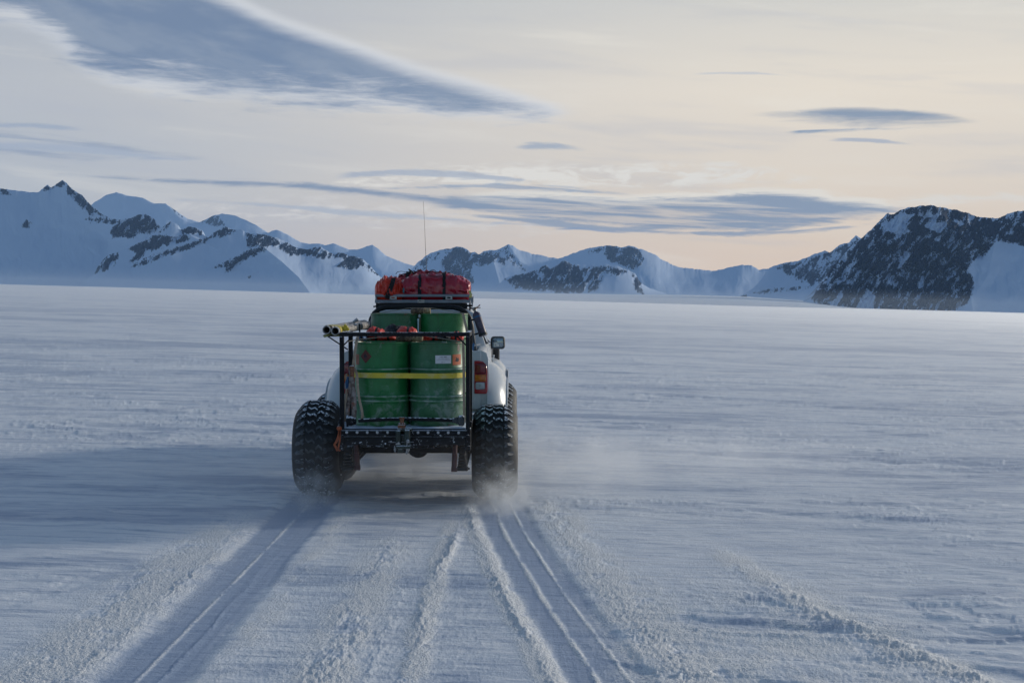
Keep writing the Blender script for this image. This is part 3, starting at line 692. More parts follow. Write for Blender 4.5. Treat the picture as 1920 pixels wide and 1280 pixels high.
def wloc(o):
    v = Vector(o.location)
    while o.parent: o = o.parent; v += Vector(o.location)
    return v
def empty(name, loc, label=None, cat=None, group=None):
    o = bpy.data.objects.new(name, None); COL.objects.link(o); o.location = loc; o.empty_display_size = 0.1
    return tag(o, label, cat, group)
def copy_tree(o, parent=None, loc=None):
    c = o.copy(); COL.objects.link(c)
    if parent: c.parent = parent
    if loc is not None: c.location = loc
    for ch in [k for k in bpy.data.objects if k.parent == o]: copy_tree(ch, c)
    return c

# =================================================================== object materials
def mat(name, col, rough=0.5, metal=0.0, var=0.0, vscale=8.0, dirt=None, dscale=5.0, dlo=0.55, dhi=0.7, snow=0.0, sscale=40, bump=0.0, bscale=60, spec=0.5, coat=0.0, col2=None):
    m, t, b = newmat(name)
    tc_ = t.node('ShaderNodeTexCoord').outputs['Object']
    c = (*col, 1) if len(col) == 3 else col
    out = c
    if var or col2:
        n = t.noise(tc_, vscale, 6, 0.62)
        dk = col2 or tuple(q * (1 - var) for q in col[:3])
        out = t.mix(t.ss(n, 0.35, 0.65), (*dk, 1), c)
    if dirt:
        n = t.noise(tc_, dscale, 7, 0.68, 0.4)
        out = t.mix(t.ss(n, dlo, dhi), out, (*dirt, 1))
    rg = rough
    n_ = t.noise(tc_, vscale * 2.3, 5, 0.6); rg = t.math('ADD', t.mul(t.sub(n_, 0.5), 0.35), rough, clamp=True)
    if snow:
        g = t.node('ShaderNodeNewGeometry'); s_ = t.node('ShaderNodeSeparateXYZ'); t.put(s_.inputs[0], g.outputs['Normal'])
        n = t.noise(tc_, sscale, 5, 0.7, 0.3)
        up = t.ss(s_.outputs[2], 0.25, 0.9, 0.0, 0.28)
        f = t.ss(t.add(n, up), 0.74 - 0.22 * snow, 0.80 - 0.22 * snow)
        out = t.mix(f, out, (0.75, 0.80, 0.88, 1)); rg = t.math('MAXIMUM', rg, t.mul(f, 0.8))
        b.inputs['Metallic'].default_value = 0
    if metal: b.inputs['Metallic'].default_value = metal
    t.put(b.inputs['Base Color'], out); t.put(b.inputs['Roughness'], rg)
    b.inputs['Specular IOR Level'].default_value = spec; b.inputs['Coat Weight'].default_value = coat
    if bump:
        bn = t.node('ShaderNodeBump'); bn.inputs['Strength'].default_value = bump; bn.inputs['Distance'].default_value = 0.01
        t.put(bn.inputs['Height'], t.noise(tc_, bscale, 4, 0.6)); t.l.new(bn.outputs[0], b.inputs['Normal'])
    return m
M = {}
M['paint'] = mat('white_car_paint', (0.54, 0.57, 0.60), 0.32, var=0.06, vscale=1.5, dirt=(0.40, 0.41, 0.42), dscale=1.6, dlo=0.5, dhi=0.8, coat=0.2)
M['black'] = mat('black_painted_steel', (0.008, 0.009, 0.014), 0.62, var=0.4, snow=0.10, sscale=30, spec=0.25)
M['black_clean'] = mat('black_tube', (0.007, 0.008, 0.012), 0.45, var=0.3, spec=0.3)
M['beam'] = mat('snow_dusted_black_steel', (0.008, 0.010, 0.015), 0.62, var=0.4, snow=0.62, sscale=26, bump=0.2, spec=0.25)
M['plastic'] = mat('black_plastic', (0.018, 0.019, 0.022), 0.55, var=0.3)
M['rubber'] = mat('tyre_rubber', (0.010, 0.012, 0.015), 0.62, var=0.35, vscale=14, dirt=(0.10, 0.12, 0.15), dscale=9, dlo=0.56, dhi=0.82, bump=0.15, bscale=90)
M['tread'] = mat('snowy_highlit_tread_rubber', (0.060, 0.068, 0.080), 0.42, var=0.3, vscale=20, dirt=(0.22, 0.25, 0.30), dscale=28, dlo=0.56, dhi=0.74, snow=0.14, sscale=55)  # lug highlights put into a lighter base than the carcass, under dust and snow
M['grey_metal'] = mat('grey_aluminium', (0.22, 0.25, 0.30), 0.45, 0.3, var=0.2)
M['light_metal'] = mat('light_galvanised_metal', (0.50, 0.50, 0.50), 0.45, 0.2, var=0.25, vscale=30)
M['steel'] = mat('worn_steel', (0.35, 0.36, 0.38), 0.4, 0.6, var=0.3, vscale=30, snow=0.2)
M['red_paint'] = mat('dark_red_painted_steel', (0.055, 0.006, 0.010), 0.5, var=0.35, snow=0.05)
M['rust'] = mat('rusty_brown_steel', (0.24, 0.10, 0.05), 0.7, var=0.5, vscale=60, snow=0.35, sscale=60)
M['orange_web'] = mat('orange_webbing', (0.36, 0.085, 0.03), 0.7, var=0.3, vscale=40, snow=0.1, sscale=60)
M['beige_web'] = mat('faded_beige_webbing', (0.42, 0.33, 0.25), 0.8, var=0.25, vscale=40, bump=0.3, bscale=300)
M['yellow_web'] = mat('yellow_webbing', (0.62, 0.50, 0.05), 0.7, var=0.12, vscale=12, dirt=(0.55, 0.50, 0.28), dscale=7, dlo=0.5, dhi=0.7, bump=0.3, bscale=300)
M['black_web'] = mat('black_webbing', (0.010, 0.010, 0.014), 0.8, var=0.2)
M['burgundy'] = mat('burgundy_coated_fabric', (0.42, 0.012, 0.035), 0.22, var=0.15, vscale=6, bump=0.35, bscale=9, spec=0.7)
M['red_fab'] = mat('red_coated_fabric', (0.42, 0.014, 0.03), 0.25, var=0.2, vscale=6, bump=0.35, bscale=9)
M['orange_fab'] = mat('orange_red_fabric', (0.72, 0.045, 0.018), 0.34, var=0.25, vscale=9, bump=0.3, bscale=25)
M['orange_red'] = mat('bright_orange_red_fabric', (0.80, 0.050, 0.025), 0.45, var=0.3, vscale=9, bump=0.3, bscale=25)
M['black_fab'] = mat('black_fabric', (0.012, 0.013, 0.018), 0.6, var=0.3, bump=0.3, bscale=30)
M['blue_fab'] = mat('blue_fabric', (0.03, 0.13, 0.30), 0.7, var=0.3)
M['grey_fab'] = mat('weathered_grey_canvas', (0.30, 0.27, 0.26), 0.85, col2=(0.10, 0.07, 0.06), vscale=22, dirt=(0.25, 0.09, 0.06), dscale=14, dlo=0.58, dhi=0.66, snow=0.2)
M['wood'] = mat('weathered_brown_timber', (0.20, 0.14, 0.09), 0.85, col2=(0.05, 0.035, 0.025), vscale=30, bump=0.6, bscale=80)
M['wood_light'] = mat('pale_split_timber', (0.48, 0.36, 0.22), 0.8, col2=(0.20, 0.13, 0.08), vscale=40, bump=0.5, bscale=80)
M['rope'] = mat('pale_rope', (0.35, 0.30, 0.24), 0.8, var=0.3, vscale=60)
M['hitch'] = mat('green_black_hitch_paint', (0.012, 0.030, 0.028), 0.45, var=0.4, snow=0.30, sscale=50)
M['ext'] = mat('grey_violet_bottle_paint', (0.075, 0.055, 0.090), 0.40, var=0.2, vscale=20)
M['mirror'] = mat('mirror_glass', (0.30, 0.36, 0.40), 0.06, 0.9)
M['glass'] = mat('dark_car_glass', (0.02, 0.025, 0.03), 0.06, spec=0.8)
M['lens_red'] = mat('red_lamp_lens', (0.40, 0.01, 0.02), 0.15, var=0.3, vscale=30, coat=0.6)
M['lens_dark'] = mat('dark_red_lamp_lens', (0.22, 0.006, 0.02), 0.15, var=0.3, vscale=30, coat=0.6)
M['lens_amber'] = mat('amber_lamp_lens', (0.60, 0.15, 0.01), 0.15, var=0.3, vscale=30, coat=0.6)
M['lens_clear'] = mat('clear_lamp_lens', (0.50, 0.52, 0.56), 0.15, var=0.25, vscale=40, coat=0.6)
M['label_white'] = mat('white_paper_label', (0.62, 0.65, 0.70), 0.6, var=0.1)
M['label_orange'] = mat('orange_hazard_label', (0.60, 0.14, 0.05), 0.6, var=0.3, vscale=60)
M['label_faded'] = mat('faded_orange_label', (0.42, 0.17, 0.11), 0.7, var=0.35, vscale=60, dirt=(0.10, 0.20, 0.12), dscale=40)
M['label_dark'] = mat('dark_red_hazard_diamond', (0.13, 0.028, 0.022), 0.6, var=0.35, vscale=60)
M['ink'] = mat('dark_print', (0.025, 0.02, 0.03), 0.7)
M['pipe_white'] = mat('taped_white_tube', (0.58, 0.57, 0.55), 0.45, col2=(0.30, 0.28, 0.28), vscale=25)
M['hollow'] = mat('dark_inside', (0.006, 0.006, 0.008), 0.9)
M['printed'] = mat('scuffed_printed_tape', (0.50, 0.47, 0.44), 0.5, dirt=(0.09, 0.08, 0.08), dscale=45, dlo=0.47, dhi=0.53)
M['bolt'] = mat('galvanised_bolt', (0.50, 0.52, 0.55), 0.4, 0.3, var=0.2, vscale=80)
M['deck_snow'] = mat('packed_snow_on_deck', (0.60, 0.68, 0.80), 0.8, var=0.2, vscale=12, bump=0.8, bscale=30)
def drum_mat(name, g1, g2, seed):
    m, t, b = newmat(name); tc_ = t.node('ShaderNodeTexCoord').outputs['Object']
    mp = t.node('ShaderNodeMapping'); mp.inputs['Location'].default_value = (seed, seed * 2, seed * 3); t.put(mp.inputs['Vector'], tc_); v = mp.outputs[0]
    s_ = t.node('ShaderNodeSeparateXYZ'); t.put(s_.inputs[0], tc_)
    n = t.noise(v, 5, 7, 0.62, 0.4); c = t.mix(t.ss(n, 0.38, 0.62), (*g1, 1), (*g2, 1))
    vs = t.noise(t.xyz(t.mul(s_.outputs[0], 14), t.mul(s_.outputs[1], 14), t.add(t.mul(s_.outputs[2], 1.1), seed)), 1.0, 4, 0.6)
    c = t.mix(t.ss(vs, 0.52, 0.72, 0, 0.5), c, (0.02, 0.075, 0.035, 1))              # vertical grime runs
    d = t.noise(v, 7, 8, 0.72, 0.6); z = s_.outputs[2]
    lo = t.ss(z, 0.75, 0.05, 0.0, 0.14)
    c = t.mix(t.ss(t.add(d, lo), 0.58, 0.80, 0, 0.55), c, (0.30, 0.36, 0.36, 1))      # frost and dust
    r = t.noise(v, 16, 6, 0.7); ed = t.add(t.ss(z, 0.845, 0.875), t.ss(z, 0.03, 0.0))
    c = t.mix(t.ss(t.add(r, t.mul(ed, 0.12)), 0.66, 0.72, 0, 0.9), c, (0.16, 0.085, 0.05, 1))   # rust scuffs
    for hz in (.258, .305, .590):           # highlight lines along the rolling hoops, mixed into the paint colour
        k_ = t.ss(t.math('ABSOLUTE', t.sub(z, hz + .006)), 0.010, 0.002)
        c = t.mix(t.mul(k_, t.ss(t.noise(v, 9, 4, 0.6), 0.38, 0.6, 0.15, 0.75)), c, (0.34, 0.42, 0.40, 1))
    t.put(b.inputs['Base Color'], c); t.put(b.inputs['Roughness'], t.ss(n, 0.3, 0.7, 0.26, 0.50)); b.inputs['Specular IOR Level'].default_value = 0.45
    bn = t.node('ShaderNodeBump'); bn.inputs['Strength'].default_value = 0.25; bn.inputs['Distance'].default_value = 0.02
    t.put(bn.inputs['Height'], t.noise(v, 3.5, 3, 0.5)); t.l.new(bn.outputs[0], b.inputs['Normal'])
    return m
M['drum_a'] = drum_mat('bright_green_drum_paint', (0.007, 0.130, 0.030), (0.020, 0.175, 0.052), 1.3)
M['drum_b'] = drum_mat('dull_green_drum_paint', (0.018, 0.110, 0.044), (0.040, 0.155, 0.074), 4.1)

# =================================================================== six-wheeled pickup truck
BX = -1.155                        # body centre line
Y_R, Y_M, Y_F = 16.3, 17.72, 20.8  # axles
truck = empty('pickup_truck', (BX, 18.5, 0.0), 'white six-wheeled pickup truck with huge snow tyres driving away over the ice', 'pickup truck')
def part(mb, name, m, parent=None, **k): return mb.build(name, M[m] if isinstance(m, str) else m, parent or truck, **k)

# --- wheels
def tyre_R(x):
    return np.interp(abs(x), [0, .12, .16, .20, .235, .26], [.538, .537, .526, .494, .452, .42])
def make_tyre():
    mb = MB()
    prof = [(.20, -.19), (.225, -.215), (.29, -.262), (.34, -.276), (.415, -.274), (.450, -.252), (.482, -.220), (.512, -.186), (.530, -.15), (.536, -.11), (.537, -.05)]
    prof = prof + [(r, -x) for r, x in prof[::-1]]
    mb.lathe(prof, axis='x', seg=96, close=True)
    return mb
def make_tread():
    mb = MB(); R0 = .537; N = 31; pitch = 2 * math.pi / N
    rnd = random.Random(4)
    def lug(poly, a0, hgt):
        def f(dr):
            def g(x, s_):
                a = a0 + s_ / R0; r = tyre_R(x) + dr
                return Vector((x, math.cos(a) * r, math.sin(a) * r))
            return g
        mb.prism(poly, f(-.010), f(hgt))
    for k in range(N):
        a = k * pitch; j = rnd.uniform(-.003, .003)
        T = .017
        zig = [(-.095, .000), (-.060, .036), (-.018, .012), (.018, .048), (.060, .024), (.098, .060)]
        zig = [(x, s_ + j) for x, s_ in zig]
        th = .030
        half = zig[:4]; lug([(x, s_ - th / 2 + .002) for x, s_ in half] + [(x, s_ + th / 2) for x, s_ in half[::-1]], a, T)
        half = [(x + .004, s_) for x, s_ in zig[3:]]; half = [(half[0][0] + .004, half[0][1] + .006)] + half[1:]
        lug([(x, s_ - th / 2) for x, s_ in half] + [(x, s_ + th / 2) for x, s_ in half[::-1]], a + pitch * .5, T)
        for sd in (-1, 1):
            o = a + (pitch * .25 if sd < 0 else pitch * .7)
            hook = [(.108, .010), (.126, -.012), (.150, .000), (.215, -.018), (.232, .012), (.200, .034), (.165, .030), (.150, .050), (.116, .056), (.112, .040), (.132, .022)]
            if k % 2: hook = [(x - (.006 if x > .2 else 0), s_) for x, s_ in hook]
            pl = [(sd * x, s_ * (1 if sd > 0 else -1) + .03) for x, s_ in hook]
            lug(pl, o, T)
    return mb
def squash(o):
    for v in o.data.vertices:
        if v.co.z < -.48:
            q = (-.48 - v.co.z); v.co.z = -.48 - q * 0.75; v.co.x *= 1 + 0.3 * q
tp = make_tyre().build('tyre', M['rubber'], smooth=60); squash(tp)
tr_ = make_tread().build('tread', M['tread'], smooth=25); squash(tr_)
for o_ in (tp, tr_):
    for v in o_.data.vertices: v.co.x *= 0.945
rm = MB(); rm.lathe([(.0, -.10), (.09, -.10), (.11, -.06), (.185, -.05), (.20, -.12), (.225, -.20), (.235, -.205), (.235, .205), (.225, .20), (.20, .02), (.17, -.02), (.0, -.03)], axis='x', seg=40)
for k in range(6):
    a = k * math.pi / 3; rm.lathe([(.0, -.115), (.014, -.115), (.014, -.09)], (0, .065 * math.cos(a), .065 * math.sin(a)), axis='x', seg=8)
rm = rm.build('rim', M['plastic'])
def place_wheel(x, y, z, spin, flip, first=[True]):
    w_ = bpy.data.objects.new('wheel', None); COL.objects.link(w_); w_.parent = truck
    w_.location = Vector((x, y, z)) - wloc(truck)
    if flip: w_.rotation_euler = (0, 0, math.pi)
    for src in (tp, tr_, rm):
        o = src if first[0] else src.copy()
        if not first[0]: COL.objects.link(o)
        o.parent = w_
        if src is tr_: o.rotation_euler = (0, 0, 0)
    first[0] = False
for (y, dz, hw) in ((Y_R, 0, .98), (Y_M, -.005, .97), (Y_F, -.01, .985)):
    place_wheel(XC - hw - .045, y, .548 + dz, 0, False)
    place_wheel(XC + hw + .01, y, .503 + dz, 0, True)
# --- axles
ax = MB(); ax.box(XC - .72, XC + .74, Y_R - .05, Y_R + .05, .50, .585, .012)
ax.lathe([(.0, -.12), (.08, -.10), (.13, 0), (.08, .10), (.0, .12)], (XC + .1, Y_R + .10, .56), axis='y', seg=24)
part(ax, 'rear_axle', 'black')
for y_ in (Y_M, Y_F):
    ax = MB(); ax.tube([(XC - .75, y_, .55), (XC + .75, y_, .53)], .055, 14)
    ax.lathe([(.0, -.16), (.10, -.13), (.16, 0), (.10, .13), (.0, .16)], (XC + .18, y_, .56), axis='y', seg=24)
    part(ax, 'axle', 'black')
# --- chassis rails
ch = MB()
for sx in (-1, 1): ch.box(BX + sx * .42 - .04, BX + sx * .42 + .04, 15.0, 22.2, .70, .84, .01)
for y_ in (15.9, 17.0, 18.2, 19.5): ch.box(BX - .38, BX + .38, y_ - .04, y_ + .04, .72, .82)
part(ch, 'chassis', 'plastic')
# --- leaf springs and red shock absorbers hanging behind
for sx, x0, x1 in ((-1, 646, 664), (1, 858, 876)):
    a = P(x0, 842, 15.2); b_ = P(x1, 876, 15.2); sp_ = MB()
    dz_ = -.012 if sx > 0 else 0
    for k in range(5):
        zz_ = b_.z + dz_ + .01 + k * .035
        sp_.box(a.x + .005 * k, b_.x - .005 * k, 15.05 - .02 * k, 16.8, zz_, zz_ + .018, .003)
    sp_.box(a.x - .012, b_.x + .012, 15.02, 15.16, b_.z + dz_ - .006, b_.z + dz_ + .03, .006)
    sp_.box(a.x + .015, b_.x - .015, 15.16, 15.26, b_.z + dz_ + .02, a.z + .02, .006)
    sp_.tube([(a.x - .03, 15.09, b_.z + dz_ + .012), (b_.x + .03, 15.09, b_.z + dz_ + .012)], .012, 8)
    part(sp_, 'leaf_spring', 'black_clean')
for (px0, px1, dy_) in ((668, 668.5, 0), (853.5, 851.5, 3)):
    a = P(px0, 830, 15.0); b_ = P(px1 + (1.5 if px0 < 700 else 0), 876 + dy_, 15.0); sh_ = MB()
    sh_.tube([a, a.lerp(b_, .45)], .024, 14); sh_.tube([a.lerp(b_, .40), b_], .029, 14)
    sh_.lathe([(.0, -.03), (.03, -.03), (.03, .03), (.0, .03)], b_, axis='x', seg=12)
    part(sh_, 'shock_absorber', 'red_paint')

# --- cab and bonnet (one shell)
def cab_sec(y, hw_b, hw_t, z0, zb, zt):
    """body section: sill, belt line, roof"""
    c = []
    for sx in (1,):
        c = [(hw_b - .06, z0), (hw_b, z0 + .12), (hw_b + .012, (z0 + zb) / 2), (hw_b - .01, zb - .04), (hw_b - .04, zb),
             (hw_t + .03, zt - .14), (hw_t - .01, zt - .05), (hw_t - .10, zt - .008), (hw_t * .5, zt + .012), (0, zt + .018)]
    L = [Vector((BX + x, y, z)) for x, z in c] + [Vector((BX - x, y, z)) for x, z in c[::-1][1:]]
    return L
cab = MB()
cab.loft([cab_sec(18.76, .80, .60, .95, 1.62, 2.09), cab_sec(18.80, .85, .655, .93, 1.63, 2.13), cab_sec(19.2, .865, .665, .90, 1.63, 2.145),
          cab_sec(20.3, .87, .665, .90, 1.62, 2.14), cab_sec(20.75, .87, .64, .90, 1.60, 2.08), cab_sec(21.35, .87, .80, .90, 1.56, 1.68),
          cab_sec(21.55, .87, .80, .90, 1.54, 1.60), cab_sec(22.4, .84, .74, .88, 1.42, 1.50), cab_sec(22.65, .78, .66, .88, 1.28, 1.34)])
cabo = part(cab, 'cab', 'paint', smooth=40)
gl = MB()
gl.loft([[Vector((BX + x, 18.765 - e, z)) for x, z in ((-.66, 1.68), (.66, 1.68), (.57, 2.02), (-.57, 2.02))] for e in (0, .02)])
part(gl, 'rear_window', 'glass', cabo)
for sx in (-1, 1):
    for (y0, y1) in ((18.95, 19.72), (19.80, 20.72)):
        gl = MB(); pts = [(y0, 1.665), (y1 + (.22 if y1 > 20 else 0), 1.655), (y1 - .08, 2.0), (y0 + .06, 2.005)]
        def f(o):
            return lambda y, z: Vector((BX + sx * (.842 - (z - 1.62) * .42 + o), y, z))
        gl.prism(pts, f(-.02), f(.006)); part(gl, 'side_window', 'glass', cabo)
gl = MB(); gl.loft([[Vector((BX - .64, 20.84, 2.04)), Vector((BX + .64, 20.84, 2.04)), Vector((BX + .76, 21.38, 1.68)), Vector((BX - .76, 21.38, 1.68))],
                    [Vector((BX - .64, 20.86, 2.06)), Vector((BX + .64, 20.86, 2.06)), Vector((BX + .76, 21.40, 1.70)), Vector((BX - .76, 21.40, 1.70))]])
part(gl, 'windscreen', 'glass', cabo)
for sx in (-1, 1):
    for yy_ in (19.76, 20.85):
        d_ = MB(); d_.box(BX + sx * .878 - .006, BX + sx * .878 + .006, yy_ - .006, yy_ + .006, 1.0, 1.6); part(d_, 'door_seam', 'black_clean', cabo)
    for yy_ in (19.05, 20.0):
        h_ = MB(); h_.box(BX + sx * .895 - .015, BX + sx * .895 + .015, yy_, yy_ + .16, 1.44, 1.475, .008); part(h_, 'door_handle', 'paint', cabo)
for sx in (-1, 1):
    hl = MB(); hl.lathe([(.0, .03), (.08, .02), (.11, -.02), (.11, -.06), (.0, -.06)], (BX + sx * .56, 22.62, 1.16), axis='y', seg=20); part(hl, 'headlight', 'lens_clear', cabo)

# --- load bed: corner posts, sides, tailgate
YT = 16.9
bed = MB()
def side_sec(y, sx):
    c = [(.80, .96), (.855, .99), (.872, 1.10), (.878, 1.36), (.870, 1.56), (.850, 1.625), (.80, 1.648), (.74, 1.648), (.74, .96)]
    return [Vector((BX + sx * x, y, z)) for x, z in c]
for sx in (-1, 1):
    bed.loft([side_sec(YT + .0, sx), side_sec(YT + .05, sx), side_sec(18.70, sx)])
    bed.box(BX + sx * .725 - .065, BX + sx * .725 + .065, YT - .012, YT + .10, .95, 1.647, .012)
bed.box(BX - .78, BX + .78, YT + .02, 18.72, 1.17, 1.21)
bed.box(BX - .78, BX + .78, 18.66, 18.72, 1.2, 1.64, .01)
bed.box(BX - .80, BX + .80, YT + .03, YT + .12, .82, .97, .02)
part(bed, 'load_bed', 'paint', smooth=30)
tg = MB(); tg.box(BX - .655, BX + .655, YT, YT + .06, 1.12, 1.635, .015); tg.box(BX - .5, BX + .5, YT - .008, YT + .01, 1.2, 1.5, .006)
part(tg, 'tailgate', 'paint')
mfm = mat('grey_mud_flap', (.20, .20, .21), .8, var=.3)
for sx in (-1, 1):
    mf = MB(); mf.box(BX + sx * .76 - .14, BX + sx * .76 + .14, 17.06, 17.075, .50, 1.0, .004); part(mf, 'mud_flap', mfm)
# tail lights
for sx in (-1, 1):
    c = BX + sx * .785
    def q(x, z): return x
    out = [(-.078, 1.140), (.066, 1.140), (.076, 1.165), (.078, 1.40), (.066, 1.475), (.030, 1.520), (-.02, 1.532), (-.078, 1.532)]
    tl = MB(); tl.prism([(c + sx * x, z) for x, z in out], lambda x, z: Vector((x, YT + .02, z)), lambda x, z: Vector((x, YT - .030, z)))
    tlo = part(tl, 'tail_light', 'lens_red', bevel=.008)
    def pane(name, x0, x1, z0, z1, m_, r=.01, y=.040):
        mb = MB(); mb.box(c + min(sx * x0, sx * x1), c + max(sx * x0, sx * x1), YT - y, YT - .02, z0, z1, r, seg=2); return part(mb, name, m_, tlo)
    pane('brake_lens', -.068, .060, 1.375, 1.505, 'lens_dark', .02)
    pane('indicator_lens', -.070, .064, 1.288, 1.368, 'lens_amber')
    rv = pane('reversing_lens', -.064, .048, 1.192, 1.278, 'lens_clear', .016)
    bl = MB(); bl.lathe([(.0, -.004), (.012, -.003), (.012, .0), (.0, .0)], (c - sx * .01, YT - .041, 1.236), axis='y', seg=14); part(bl, 'bulb', 'steel', rv)
# fender flares
def flare(sx, yc, zc, R_in, R_out, hw, name):
    mb = MB()
    prof = [(.86, R_out), (.90, R_out - .012), (.97, R_out - .05), (1.04, R_out - .12), (1.085, R_out - .21), (hw, R_in + .10), (hw + .004, R_in + .02), (hw - .004, R_in), (hw - .03, R_in - .004), (.85, R_in)]
    secs = []
    for k in range(29):
        a = math.radians(-14 + 208 * k / 28); e = 1.0
        # squarish arch
        sq = 1 / (abs(math.cos(a)) ** 3.2 + abs(math.sin(a)) ** 3.2) ** (1 / 3.2)
        secs.append([Vector((BX + sx * x, yc + math.cos(a) * r * sq * (.97), zc + math.sin(a) * r * (sq * .6 + .4))) for x, r in prof])
    mb.loft(secs); return part(mb, name, 'paint', smooth=50)
for sx in (-1, 1):
    flare(sx, Y_M, .55, .64, .945, 1.10, 'wheel_arch')
    flare(sx, Y_F, .52, .64, .90, 1.10, 'wheel_arch')
# snorkel + mirrors
sn = MB(); sn.tube([P(929, 700, 20.9), P(930.5, 672, 20.8), P(931, 655, 20.7), P(931, 640, 20.7)], [.045, .046, .044, .04], 14, )
for k in range(4): sn.lathe([(.046, -.008), (.050, 0), (.046, .008)], P(931, 672 - 4 * k, 20.8) , axis='z', seg=14)
part(sn, 'snorkel', 'plastic')
for sx in (-1, 1):
    Ym = 20.05
    if sx > 0: c0, c1 = P(920, 654.5, Ym), P(947, 630.5, Ym)
    else:
        cc = P(933.5, 642.5, Ym).x - BX; w2 = (P(947, 640, Ym).x - P(920, 640, Ym).x) / 2
        c0 = Vector((BX - cc - w2, Ym, P(920, 654.5, Ym).z)); c1 = Vector((BX - cc + w2, Ym, P(920, 630.5, Ym).z))
    mb = MB(); mb.box(c0.x, c1.x, Ym, Ym + .10, c0.z, c1.z, .045, seg=4)
    mo = part(mb, 'side_mirror', 'plastic', smooth=60)
    g_ = MB(); g_.box(c0.x + .016, c1.x - .016, Ym - .006, Ym + .02, c0.z + .016, c1.z - .014, .03, seg=3)
    # the glass is a rounded plate just proud of its housing
    part(g_, 'mirror_glass', 'mirror', mo)
    a_ = MB(); xi = c0.x if sx > 0 else c1.x
    a_.tube([(xi + sx * .02, Ym + .05, c0.z + .02), (xi - sx * .07, Ym + .12, c0.z + .015), (BX + sx * .85, Ym + .45, 1.60)], .016, 8)
    part(a_, 'mirror_arm', 'plastic', mo)
    tr = MB(); tr.tube([P(904.5, 628, 19.2) if sx > 0 else Vector((2 * BX - P(904.5, 628, 19.2).x, 19.2, P(904.5, 628, 19.2).z)),
                        Vector((BX + sx * .885, 20.4, 1.60))], .006, 6); part(tr, 'window_trim', 'black_clean', cabo)
# --- roll bar hoop
YH = 18.5
hp = [(690, 660), (692, 640), (693.5, 612), (696, 598), (702, 587), (711, 579.5), (724, 576), (740, 575.5), (835, 575.5), (850, 576), (863, 579.5), (873, 586), (880.5, 596), (884, 612), (887, 640), (889, 664)]
rb = MB(); rb.tube([P(x, y, YH) for x, y in hp], .033, 14)
for x0, x1, y0 in ((690, 650, 660), (889, 905, 664)): pass
rb.tube([P(697, 598, YH), P(692, 640, 17.6), P(690, 668, 17.2)], .022, 10); rb.tube([P(881, 598, YH), P(888, 640, 17.7), P(893, 664, 17.3)], .022, 10)
part(rb, 'roll_bar', 'black_clean', smooth=50)
# --- roof rack
YK = 18.93
rk_ = MB()
lo0, lo1 = P(703, 568, YK), P(882, 562, YK); up0, up1 = P(703.5, 556.5, YK), P(880.5, 551.5, YK)
rk_.box(lo0.x, lo1.x, YK - .015, YK + .02, lo0.z, lo1.z, .004)
rk_.box(up0.x, up1.x, YK - .012, YK + .018, up0.z, up1.z, .004)
for x in (lo0.x + .012, lo1.x - .012):
    rk_.box(x - .014, x + .014, YK + .022, 20.55, lo0.z, lo1.z, .004); rk_.box(x - .012, x + .012, YK + .02, 20.5, up0.z, up1.z, .004)
    for y_ in (YK + .03, 19.5, 20.0, 20.5): rk_.box(x - .010, x + .010, y_, y_ + .03, lo1.z - .002, up0.z + .004)
rk_.box(lo0.x + .03, lo1.x - .03, 20.5, 20.54, lo0.z + .004, lo1.z - .004, .004)
for k in range(8): rk_.box(lo0.x + .02, lo1.x - .02, 19.05 + k * .19, 19.13 + k * .19, lo0.z + .006, lo0.z + .024)
rko = part(rk_, 'roof_rack', 'grey_metal')
us = MB(); a = P(706, 579, YK); b_ = P(876, 568.3, YK); us.box(a.x, b_.x, YK + .01, YK + .07, a.z, b_.z, .006)
for x in (P(706, 570, YK).x, P(881, 570, YK).x): us.box(x - .01, x + .01, YK, YK + .05, a.z - .03, b_.z + .01, .003)
us.box(P(866, 0, YK).x, P(886, 0, YK).x, YK + .0, YK + .04, P(0, 575, YK).z, P(0, 571, YK).z, .003)
us.tube([P(700, 575, YK), P(709, 573, YK)], .01, 8); us.tube([P(880, 577, YK), P(889, 578.5, YK)], .011, 8)
part(us, 'cross_bar', 'black_clean', rko)
for x0, x1 in ((730.5, 743.5), (835.5, 848)):
    a = P(x0, 561.5, YK - .02); b_ = P(x1, 554.8, YK - .02); br = MB(); br.box(a.x, b_.x, YK - .024, YK - .016, a.z, b_.z, .002)
    bo = part(br, 'bracket', 'light_metal', rko)
    ho = MB(); cx, cz = (a.x + b_.x) / 2, (a.z + b_.z) / 2
    ho.prism([(cx + .026 * math.cos(t_ * math.pi / 9), cz + .011 * math.sin(t_ * math.pi / 9)) for t_ in range(18)], lambda x, z: Vector((x, YK - .024, z)), lambda x, z: Vector((x, YK - .027, z)))
    part(ho, 'slot', 'lens_dark' if x0 < 800 else 'hollow', bo)
a = P(783, 567.6, YK); b_ = P(796, 561.8, YK); pl = MB(); pl.box(a.x, b_.x, YK - .021, YK - .016, a.z, b_.z, .001)
plo = part(pl, 'maker_plate', 'light_metal', rko)
sw = MB(); zc_ = (a.z + b_.z) / 2; w_ = b_.x - a.x
sw.ribbon([Vector((a.x + w_ * u, YK - .0225, zc_ + .012 * v)) for u, v in ((.06, -.7), (.2, -.1), (.34, .6), (.42, .2), (.5, -.2))], (0, 0, 1), .007, .001)
sw.ribbon([Vector((a.x + w_ * u, YK - .0225, zc_ + .012 * v)) for u, v in ((.5, .35), (.62, .1), (.9, .1))], (0, 0, 1), .003, .001)
part(sw, 'emblem', 'ink', plo)
